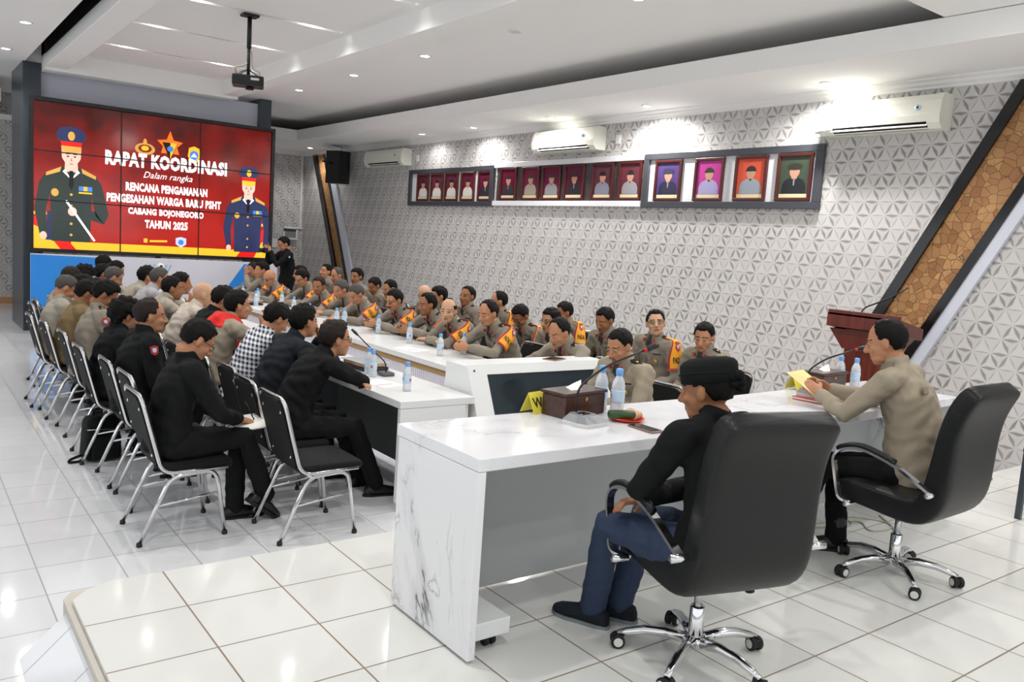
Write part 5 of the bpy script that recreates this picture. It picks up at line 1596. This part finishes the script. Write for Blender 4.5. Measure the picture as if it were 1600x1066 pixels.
def head_cloth(root, k):
    """black cloth cap folded round the head with a knot at the back"""
    H, R = k['H'], k['R']
    P = lambda x, y, z: H + R @ Vector((x, y, z))
    mb = MB()
    secs = []
    for z, a, b, yc in ((.028, .082, .104, -.012), (.03, .088, .110, -.012), (.06, .090, .112, -.014), (.092, .090, .112, -.016), (.100, .088, .110, -.016), (.112, .078, .098, -.018), (.122, .055, .070, -.018), (.124, .02, .03, -.018)):
        secs.append((P(0, yc, z - .012 * 0), R @ Vector((1, 0, 0)), R @ Vector((0, 1, .0)), a, b))
    rings(mb, secs, 28)
    o = mb.build('head_cloth', M['black_cloth'], root)
    mb = MB()
    for i in range(9):
        a = i * .7; ellipsoid(mb, P(.022 * math.cos(a * 2), -.128 + .012 * math.sin(a), .030 + .026 * math.sin(a * 1.7)), (.021, .018, .018), R, 10, 7)
    mb.build('knot', M['black_cloth'], o)
    mb = MB(); tube(mb, [P(.089 * math.cos(a), -.012 + .111 * math.sin(a), .066 + .004 * math.cos(2 * a)) for a in np.linspace(0, 2 * PI, 30, endpoint=False)], .005, 6, closed=True)
    mb.build('fold_line', M['black_cloth'], o)

def red_scarf(root, k):
    N, T, Fw, Rt = k['N'], k['T'], k['Fw'], k['Rt']
    mb = MB()
    rings(mb, [(N - T * .075 - Fw * .03, Rt, Fw, .165, .105), (N - T * .05 - Fw * .02, Rt, Fw, .165, .110), (N - T * .0, Rt, Fw, .118, .098), (N + T * .045, Rt, Fw, .083, .080), (N + T * .06, Rt, Fw, .068, .066)], 20)
    a = N - T * .08 + Fw * .1
    limb(mb, [N + Fw * .08, a, a - T * .12 + Fw * .02], [.04, .035, .03], 10)
    limb(mb, [N - Fw * .095 - T * .03, k['mid'](.82) - Fw * .115 - Rt * .03, k['mid'](.60) - Fw * .125 - Rt * .05], [.07, .065, .03], 10)
    limb(mb, [N - Fw * .07 - Rt * .08, k['mid'](.8) - Fw * .10 - Rt * .12], [.06, .04], 10)
    solid('red_scarf', mb, M['red_scarf'], root, .009, 4, .004)

def shoulder_patch(s, m='band_red'):
    def f(root, k):
        a, e = k['ARM'][s][0], k['ARM'][s][1]
        d = (e - a).normalized(); o = k['Rt'] * s; o = (o - d * o.dot(d)).normalized(); l = d.cross(o)
        mb = MB()
        at = lambda u, v, h: a + d * (.05 + v) + l * (.078 * math.sin(u / .078)) + o * (.078 * math.cos(u / .078) - .0 + h)
        for mi, sc, h in ((0, 1.0, .0), (1, .5, .003)):
            pts = [(-.028, -.025), (.0, -.032), (.028, -.025), (.024, .02), (0, .036), (-.024, .02)]
            vs = [at(0, 0, h + .002)] + [at(u * sc, v * sc, h) for u, v in pts]
            mb.add(vs, [[0, 1 + i, 1 + (i + 1) % 6] for i in range(6)], mi)
        mb.build('shoulder_patch', [M[m], M['band_blue']], root)
    return f

def both(*fs):
    def f(root, k):
        for g in fs: g(root, k)
    return f

def notebook(root, k):
    m = (k['ARM'][-1][2] + k['ARM'][1][2]) / 2
    t = empty('notebook', root.matrix_basis @ (m + Vector((.03, .10, -.035))), root.rotation_euler.z); tag(t, 'open cream notebook on the lap of the man with glasses', 'notebook')
    t.rotation_euler = (D(6), D(8), root.rotation_euler.z)
    mb = MB(); box(mb, (-.12, -.10, 0), (.12, .10, .004), 0, .001); mb.build('cover', M['black'], t)
    mb = MB(); prism(mb, [(-.118, .0045), (-.118, .012), (-.06, .019), (-.002, .012), (.06, .019), (.118, .012), (.118, .0045)], 1, -.096, .096); mb.build('pages', M['paper'], t)
    t2 = empty('pen', root.matrix_basis @ (k['ARM'][1][2] + Vector((-.015, .10, .0))), root.rotation_euler.z); tag(t2, 'dark pen in the hand writing in the notebook', 'pen')
    mb = MB(); tube(mb, [(0, 0, -.02), (0, 0, -.012), (-.02, -.03, .06), (-.03, -.05, .1)], [.001, .004, .0045, .004], 8); mb.build('barrel', M['black'], t2)

# ---- at the head desks
person('man in black jacket, jeans and a knotted black head cloth, seen from behind', 'the head cloth man', (2.46, 2.01, 1.113), D(2), .10, 0, (D(14), D(12), 0), {'base': 'fold', -1: ((.03, .27, .655), (.9, .1, -.1), (0, -.2, -1), (-.75, .35, -.6), .5), 1: ((-.05, .30, .64), (-.9, .3, -.1), (0, -.2, -1), (.9, -.1, -.3), .5)},
       {-1: ((-.12, .43, .50), (-.04, .56, .10), (-.35, 1, 0)), 1: ((.09, .43, .50), (.10, .53, .10), (-.5, 1, 0))}, 'crop', 'hair', 'black_cloth', 'denim', 1, .0065, 0.0, .455, chair=False, extra=head_cloth, shoe=M['charcoal_cloth'], slouch=.06, bulk=1.06)
def officer_extra(root, k):
    mb = MB()
    c = k['mid'](.78) - k['Fw'] * (.112 + .010) - k['Rt'] * .085
    box(mb, (-.04, -.003, -.02), (.04, .004, .02), 0, .003, rot=None)
    mb.v = [tuple(Matrix((k['Rt'], k['Fw'], k['T'])).transposed() @ Vector(v) + c) for v in mb.v]
    mb.build('back_flap', M['khaki_warm'], root)
    a = k['mid'](.80) - k['Fw'] * .124
    m = (k['ARM'][-1][2] + k['ARM'][1][2]) / 2
    t = empty('yellow_paper', root.matrix_basis @ (m + Vector((0, .10, .035))), root.rotation_euler.z); tag(t, 'pale yellow paper held up by the reading officer', 'paper')
    mb = MB(); box(mb, (-.12, -.105, 0), (.12, .105, .0015), rot=Matrix.Rotation(.55, 3, 'X'), org=(0, 0, 0)); mb.build('sheet', M['yellow_paper'], t)

def hold_phone(label):
    def f(root, k):
        m = (k['ARM'][-1][2] + k['ARM'][1][2]) / 2 + (k['ARM'][-1][3] + k['ARM'][1][3]) * .045
        t = empty('smartphone', root.matrix_basis @ (m + Vector((0, .0, .012))), root.rotation_euler.z); tag(t, label, 'phone', 'smartphones')
        t.rotation_euler = (D(35), 0, root.rotation_euler.z)
        mb = MB(); box(mb, (-.037, -.075, 0), (.037, .075, .009), 0, .003); mb.build('case', M['phone_rim'], t)
        mb = MB(); box(mb, (-.033, -.07, .0091), (.033, .07, .0098), 0, .001); mb.build('screen', M['phone'], t)
    return f
person('uniformed officer reading a yellow paper into a microphone at the far desk', 'the reading officer', (4.33, 2.35, 1.215), D(12), .24, 0, (D(8), D(16), 0),
       {'base': 'table', -1: ((-.09, .53, .885), (.3, .8, .35), (.6, .1, -.6), (-.7, -.3, -.7), .8), 1: ((.11, .55, .895), (-.35, .8, .35), (-.6, .1, -.6), (.8, -.3, -.6), .8)},
       {-1: ((-.21, .43, .51), (-.17, .60, .10), (-.6, 1, 0)), 1: ((.03, .44, .50), (-.02, .38, .10), (-.6, 1, 0))}, 'thin', 'hair', 'khaki_warm', 'black_cloth', 0, .0065, 0.0, .46, chair=False, extra=officer_extra, shoe=M['boot'], high=True, table=.81, bulk=1.16)
# ---- left row nearest the table (they face right)
LT = .75
Lrow = [
 ('man with swept back hair and glasses, folded arms on the near table end', 'the man with folded arms', (2.42, 5.19, 0.883), .32, (D(-6), D(4), 0), {'base': 'fold', -1: ((.09, .44, .825), (.9, .2, -.05), (0, -.1, -1), (-.5, .9, -.3), .4), 1: ((-.08, .41, .845), (-.9, .2, -.05), (0, -.1, -1), (.4, .9, -.4), .4)}, 'swept', 'hair_brown', 'black_cloth', 0, dict(specs=True, legs='ext', vox=.0075)),
 ('moustached man in charcoal shirt, joined hands at his mouth', 'the moustached man', (2.4, 5.7, 0.944), 0.25, (D(12), D(2), 0), {'base': 'clasp', -1: ((-.035, .40, 1.02), (.25, .25, .9), (.95, -.1, 0), (-.8, .2, -.6), .25), 1: ((.035, .40, 1.02), (-.25, .25, .9), (-.95, -.1, 0), (.8, .2, -.6), .25)}, 'full', 'hair', 'charcoal_cloth', 0, dict(moustache=True, vox=.0075, bulk=1.06)),
 ('man in a navy and white checked shirt bending over the table', 'the checked shirt', (2.4, 6.24, 0.9), 0.28, (D(4), D(34), 0), 'phone', 'full', 'hair', 'checked', 0, dict(vox=.008)),
 ('khaki shirted man with a bright red neck scarf', 'the red scarf', (2.32, 6.9, 0.94), 0.22, (D(-5), D(2), 0), {'base': 'table', 1: ((.02, .42, .98), (.1, .2, .9), (-.6, -.7, 0), (.8, .1, -.6), .8)}, 'full', 'hair', 'khaki_warm', 0, dict(vox=.008, extra=red_scarf, bulk=1.08)),
 ('dark haired man in a black jacket, half hidden behind the red scarf', 'the black jacket behind the scarf', (2.42, 7.62, 0.92), 0.28, (D(-4), D(26), 0), 'table', 'full', 'hair', 'black_cloth', 0, dict(vox=.009)),
 ('shaven headed man in a pale beige shirt looking to the right', 'the shaven headed man', (2.42, 8.2, 0.91), 0.28, (D(-10), D(8), 0), 'table', None, 'hair', 'beige', 2, dict(vox=.009, bulk=1.06)),
 ('khaki shirted man resting his cheek on a raised hand', 'the man with a hand at his cheek', (2.3, 8.85, 0.92), 0.22, (D(-12), D(6), 0), {'base': 'table', 1: ((.06, .38, .95), (.05, .1, 1), (-.8, -.4, 0), (.8, .2, -.6), .6)}, 'short', 'hair', 'khaki_light', 1, dict(vox=.009)),
 ('man mostly hidden behind the raised hand, only dark hair showing', 'the man behind the raised hand', (2.54, 9.42, 0.93), 0.34, (0, D(4), 0), 'table', 'short', 'hair', 'khaki_light', 1, dict(vox=.012)),
 ('grey haired man in a grey shirt, third from the far end of the left table', 'the grey haired man in grey', (2.45, 9.98, 0.94), 0.28, (D(-6), D(10), 0), 'table', 'short', 'hair_grey', 'grey_cloth', 0, dict(vox=.012)),
 ('black haired man in khaki sitting just left of the white camera head', 'the man left of the camera head', (2.45, 10.56, 0.92), 0.28, (D(-4), D(6), 0), 'table', 'full', 'hair', 'khaki_light', 0, dict(vox=.012)),
 ('man in khaki stretching his forearm on the far left table before the blue stripes', 'the man before the blue stripes', (2.45, 12.27, 0.886), 0.3, (D(0), D(22), 0), 'table', 'short', 'hair', 'khaki_light', 0, dict(vox=.012)),
 ('man in a pale blue shirt, farthest at the left table', 'the man in pale blue', (2.42, 13, 0.915), 0.28, (D(4), D(24), 0), 'table', 'full', 'hair', 'pale_blue', 1, dict(vox=.012)),
]
for lb, who, h, fw, look, arms, hr_, hm_, sh, sk, kw in Lrow:
    person(lb, who, h, LR, fw, 0, look, arms, kw.pop('legs', 'under'), hr_ or 'crop' if hr_ else None, hm_, sh, 'black_cloth', sk, table=LT, **kw)
# ---- left rows by the aisle
note = {'base': 'lap', 1: ((.05, .40, .655), (-.35, .8, -.25), (-.2, -.1, -.9), (.9, -.4, -.3), .6), -1: ((-.10, .36, .64), (.3, .9, -.1), (.4, -.1, -.9), (-.9, -.3, -.3), .6)}
crossed = {1: ((.10, .43, .555), (.05, .58, .17), (-.1, .75, -.6)), -1: ((-.06, .43, .52), (-.04, .42, .10), (0, 1, 0))}
Orow = [
 ('man in black with glasses writing in a notebook on his crossed legs', 'the man with the notebook', (1.41, 4.98, 0.92), 0.16, (D(0), D(36), 0), note, 'short', 'hair', 'black_cloth', 0, dict(specs=True, legs=crossed, vox=.0065, extra=notebook)),
 ('heavy older man in a black jacket with a small red flag on the sleeve', 'the red sleeve flag man', (1.42, 6.14, 0.935), 0.1, (D(-4), D(4), 0), 'lap', 'receding', 'hair_brown', 'black_cloth', 0, dict(vox=.008, bulk=1.14, extra=shoulder_patch(1))),
 ('bushy haired man in black seen from behind', 'the bushy haired man', (1.4, 6.8, 0.862), 0.14, (D(6), D(18), 0), 'lap', 'bushy', 'hair', 'black_cloth', 0, dict(vox=.008)),
 ('police officer bowing his head, red and blue patch on his shoulder', 'the bowing officer with shoulder patch', (1.42, 7.68, 0.944), 0.14, (D(-14), D(34), 0), 'phone', 'full', 'hair', 'khaki', 1, dict(vox=.009, extra=shoulder_patch(1), pins=True)),
 ('man in an olive brown shirt bowing in the aisle row', 'the olive shirt', (1.4, 8.4, 0.89), 0.16, (D(0), D(30), 0), 'phone', 'full', 'hair', 'olive', 1, dict(vox=.010)),
 ('grey cropped man in a pale khaki shirt by the aisle', 'the grey cropped man', (1.31, 8.95, 0.895), 0.12, (D(0), D(34), 0), 'phone', 'crop', 'hair_grey', 'khaki_light', 0, dict(vox=.010)),
 ('man behind the olive shirt with only the dark top of his head showing', 'the man behind the olive shirt', (1.55, 9.53, 0.866), 0.16, (0, D(26), 0), 'phone', 'full', 'hair', 'khaki_light', 1, dict(vox=.012)),
 ('dark haired man behind the grey cropped man', 'the man behind the grey cropped man', (1.58, 10.43, 0.892), 0.16, (0, D(26), 0), 'phone', 'short', 'hair_brown', 'khaki_light', 1, dict(vox=.012)),
 ('long haired dark head bowing left of the navy shirt', 'the long haired man', (1.8, 10.95, 0.872), 0.16, (0, D(30), 0), 'phone', 'bushy', 'hair', 'black_cloth', 1, dict(vox=.012)),
 ('balding man in khaki with close cropped hair behind the police officer', 'the balding cropped man', (1.98, 10.22, 0.92), 0.18, (0, D(28), 0), 'phone', 'crop', 'hair_grey', 'khaki_light', 0, dict(vox=.012, legs='back')),
 ('man in a dark navy shirt beside the balding cropped man', 'the navy shirt', (2.1, 11.45, 0.878), 0.16, (0, D(20), 0), 'phone', 'full', 'hair', 'navy_cloth', 0, dict(vox=.012, legs='back')),
]
for lb, who, h, fw, look, arms, hr_, hm_, sh, sk, kw in Orow:
    person(lb, who, (h[0] + .03, h[1], h[2]), LR, fw, 0, look, arms, kw.pop('legs', 'back'), hr_, hm_, sh, 'black_cloth', sk, chair_dx=-.11, **kw)
# ---- right row at the table (they face left)
PW = 'PADAL WIL'
Rrow = [
 ('officer writing at the corner beside the screen cabinet, collar badge showing', 'the writing officer', (4.15, 4.21, .938), .20, (D(4), D(24), 0), 'phone', 'crop', 'hair', 'khaki_warm', 0, dict(vox=.0075, pins=True, legs='back', bulk=1.08)),
 ('balding officer looking down, cut off by the screen cabinet', 'the balding officer behind the cabinet', (4.50, 5.30, .89), .32, (D(6), D(24), 0), 'table', 'receding', 'hair', 'khaki', 0, dict(vox=.0085, pins=True)),
 ('balding officer with yellow duty band clasping his hands, nearest bottle before him', 'the officer clasping his hands', (4.50, 6.35, .94), .30, (D(8), D(16), 0), 'clasp', 'receding', 'hair', 'khaki', 0, dict(vox=.0085, band=[(-1, PW)], pins=True, bulk=1.08)),
 ('bald fronted officer with yellow duty band looking straight at the camera', 'the bald fronted officer', (4.50, 7.05, .89), .30, (D(42), D(6), 0), 'fold', 'bald', 'hair', 'khaki', 2, dict(vox=.0085, band=[(-1, PW)], pins=True, bulk=1.06)),
 ('officer with yellow duty band in strict profile, phone in hands', 'the officer in strict profile', (4.58, 7.60, .90), .30, (D(-2), D(8), 0), 'clasp', 'high', 'hair', 'khaki', 1, dict(vox=.009, band=[(-1, PW)], pins=True, extra=hold_phone('dark phone in the hands of the officer in strict profile'))),
 ('moustached officer in glasses with yellow duty band reading a phone', 'the officer in glasses with a phone', (4.50, 8.18, .89), .30, (D(10), D(18), 0), 'clasp', 'short', 'hair', 'khaki', 0, dict(vox=.009, band=[(-1, PW)], specs=True, moustache=True, pins=True, extra=hold_phone('phone held by the moustached officer in glasses'))),
 ('greying officer with yellow duty band bowing over the right table', 'the greying bowing officer', (4.45, 9.03, .879), .34, (D(8), D(34), 0), 'table', 'crop', 'hair_grey', 'khaki', 0, dict(vox=.010, band=[(-1, PW)], bulk=1.1)),
 ('officer leaning beside the greying bowing officer, duty band half hidden', 'the leaning officer', (4.58, 9.74, .878), .34, (D(6), D(20), 0), 'table', 'short', 'hair_grey', 'khaki', 0, dict(vox=.011, band=[(-1, PW)])),
 ('young officer with yellow duty band gazing at the camera', 'the young gazing officer', (4.52, 10.3, .875), .30, (D(40), D(4), 0), 'table', 'short', 'hair_brown', 'khaki', 1, dict(vox=.011, band=[(-1, PW)])),
 ('officer in glasses stretching both arms over the right table', 'the officer stretching his arms', (4.60, 11.05, .925), .34, (D(14), D(22), 0), 'table', 'full', 'hair', 'khaki', 0, dict(vox=.011, band=[(-1, PW)], specs=True)),
 ('bald officer in glasses looking down near the dark snack tray', 'the bald officer by the snack tray', (4.40, 11.76, .867), .30, (D(24), D(22), 0), 'table', None, 'hair', 'khaki', 0, dict(vox=.011, band=[(-1, PW)], specs=True, bulk=1.1)),
 ('dark haired officer in profile with duty band, before the photographer', 'the officer before the photographer', (4.46, 12.26, .955), .22, (D(0), D(6), 0), 'table', 'full', 'hair', 'khaki', 0, dict(vox=.012, band=[(-1, PW)])),
 ('officer shielding his face with one hand, farthest at the right table', 'the officer shielding his face', (4.60, 13.0, .914), .22, (D(4), D(10), 0), {'base': 'table', -1: ((-.07, .36, 1.04), (.1, .1, 1), (.5, -.8, 0), (-.6, .5, -.6), .3)}, 'short', 'hair_brown', 'khaki', 0, dict(vox=.012)),
]
for lb, who, h, fw, look, arms, hr_, hm_, sh, sk, kw in Rrow:
    person(lb, who, h, RR, fw, 0, look, arms, kw.pop('legs', 'under'), hr_, hm_, sh, 'black_cloth', sk, table=.75, **kw)
# ---- right rows along the wall
Qrow = [
 ('officer with neat black hair half hidden behind the head cloth', 'the officer behind the head cloth', (5.45, 4.54, .94), .16, (D(24), D(16), 0), 'lap', 'short', 'hair', 'khaki', 0, dict(vox=.0085, pins=True)),
 ('officer in dark glasses sitting upright against the wall with PADAL band', 'the upright officer in dark glasses', (5.45, 5.10, .99), .08, (D(46), D(-8), D(6)), 'lap', 'short', 'hair', 'khaki', 2, dict(vox=.0085, specs=True, band=[(-1, 'PADAL')], pins=True, bulk=1.06)),
 ('dark haired officer looking down behind the writing officer', 'the officer behind the writing officer', (5.45, 5.76, .94), .16, (D(6), D(22), 0), 'lap', 'short', 'hair', 'khaki', 1, dict(vox=.0085, pins=True)),
 ('officer whose dark red headed duty band shows behind the balding officer', 'the officer with the half hidden band', (6.1, 7.12, .87), .16, (D(-16), D(14), 0), 'lap', 'short', 'hair', 'khaki', 1, dict(vox=.009, band=[(-1, 'PADAL')])),
 ('slim officer in glasses peering out behind the balding officer', 'the slim officer in glasses', (5.12, 6.17, .886), .18, (D(4), D(6), 0), 'lap', 'full', 'hair', 'khaki', 0, dict(vox=.009, specs=True)),
 ('officer with reading glasses bent low over papers on his lap', 'the officer bent over his lap', (5.30, 6.89, .855), .26, (D(14), D(38), 0), 'lap', 'short', 'hair', 'khaki', 1, dict(vox=.009, specs=True, pins=True, band=[(-1, 'PADAL')])),
 ('officer seen in back quarter view, head above the balding officer with clasped hands', 'the officer in back quarter view', (5.62, 7.74, .93), .14, (D(-24), D(4), 0), 'lap', 'thin', 'hair', 'khaki', 0, dict(vox=.010, pins=True, band=[(-1, 'PADAL')])),
 ('upright young officer above the bald fronted officer, looking to the left', 'the upright young officer', (5.45, 8.14, .95), .08, (D(16), D(-2), 0), 'lap', 'high', 'hair', 'khaki', 1, dict(vox=.010, pins=True)),
 ('officer with thick black hair half hidden behind the profile officer', 'the thick haired officer', (5.40, 8.70, .90), .14, (D(-10), D(10), 0), 'lap', 'full', 'hair', 'khaki', 0, dict(vox=.011)),
 ('officer of whom only a bald crown shows by the wall', 'the bald crown by the wall', (5.58, 9.34, .868), .16, (D(20), D(24), 0), 'lap', None, 'hair', 'khaki', 2, dict(vox=.012)),
 ('cropped officer behind the officer in glasses with a phone', 'the cropped officer', (5.40, 9.96, .887), .16, (D(0), D(12), 0), 'lap', 'crop', 'hair', 'khaki', 0, dict(vox=.011)),
 ('officer looking down to the left, grey wall behind, dark short hair', 'the officer looking down by the wall', (5.50, 10.6, .873), .16, (D(10), D(24), 0), 'lap', 'short', 'hair', 'khaki', 1, dict(vox=.012)),
 ('officer sitting upright at the foot of the far slanted panel', 'the officer at the far slanted panel', (5.45, 11.08, .97), .08, (D(24), D(2), 0), 'lap', 'full', 'hair', 'khaki', 1, dict(vox=.012)),
 ('balding officer in profile before the far slanted panel', 'the balding profile officer', (5.45, 11.76, .94), .12, (D(12), D(14), 0), 'lap', 'thin', 'hair_grey', 'khaki', 0, dict(vox=.012)),
 ('officer lifting his chin, farthest in the wall row', 'the officer lifting his chin', (5.60, 12.49, .952), .08, (D(10), D(-8), 0), 'lap', 'short', 'hair', 'khaki', 0, dict(vox=.012)),
 ('officer almost hidden behind the officer stretching his arms', 'the hidden far officer', (5.15, 12.46, .91), .14, (D(0), D(8), 0), 'lap', 'full', 'hair', 'khaki', 0, dict(vox=.012)),
]
for lb, who, h, fw, look, arms, hr_, hm_, sh, sk, kw in Qrow:
    person(lb, who, h, RR, fw, 0, look, arms, 'under', hr_, hm_, sh, 'black_cloth', sk, **kw)
# ---- photographer standing at the back wall
person('photographer in black standing by the back wall and checking his camera', 'photographer', (5.24, 13.4, 1.335), RR, .07, 0, (0, D(26), 0), 'camera', 'under', 'high', 'hair', 'black_cloth', 'black_cloth', 0, .010, stand=True, chair=False, extra=shoulder_patch(-1, 'charcoal_cloth'))
t = empty('photo_camera', (4.925, 13.4, 1.22), D(90)); tag(t, 'black camera held by the standing photographer', 'camera')
mb = MB(); box(mb, (-.065, -.03, -.045), (.065, .03, .045), 0, .012); box(mb, (-.025, -.028, .04), (.025, .025, .07), 0, .01); mb.build('camera_body', M['black'], t)
mb = MB(); lathe(mb, [(.036, .028), (.036, .09), (.032, .10), (.005, .095)], (0, 0, 0), 16, ax='y'); mb.build('lens_barrel', M['rubber'], t)

# ---- chairs nobody sits on
place_chair(2.06, 4.66, LR, 'empty chrome framed black stacking chair, nearest to the platform', 'empty stacking chairs')
place_chair(1.45, 5.58, LR, 'empty stacking chair directly behind the chair of the man with the notebook', 'empty stacking chairs')
place_chair(1.45, 10.0, LR, 'empty stacking chair at the far left end of the aisle row by the dark column', 'empty stacking chairs')
finish_solids()
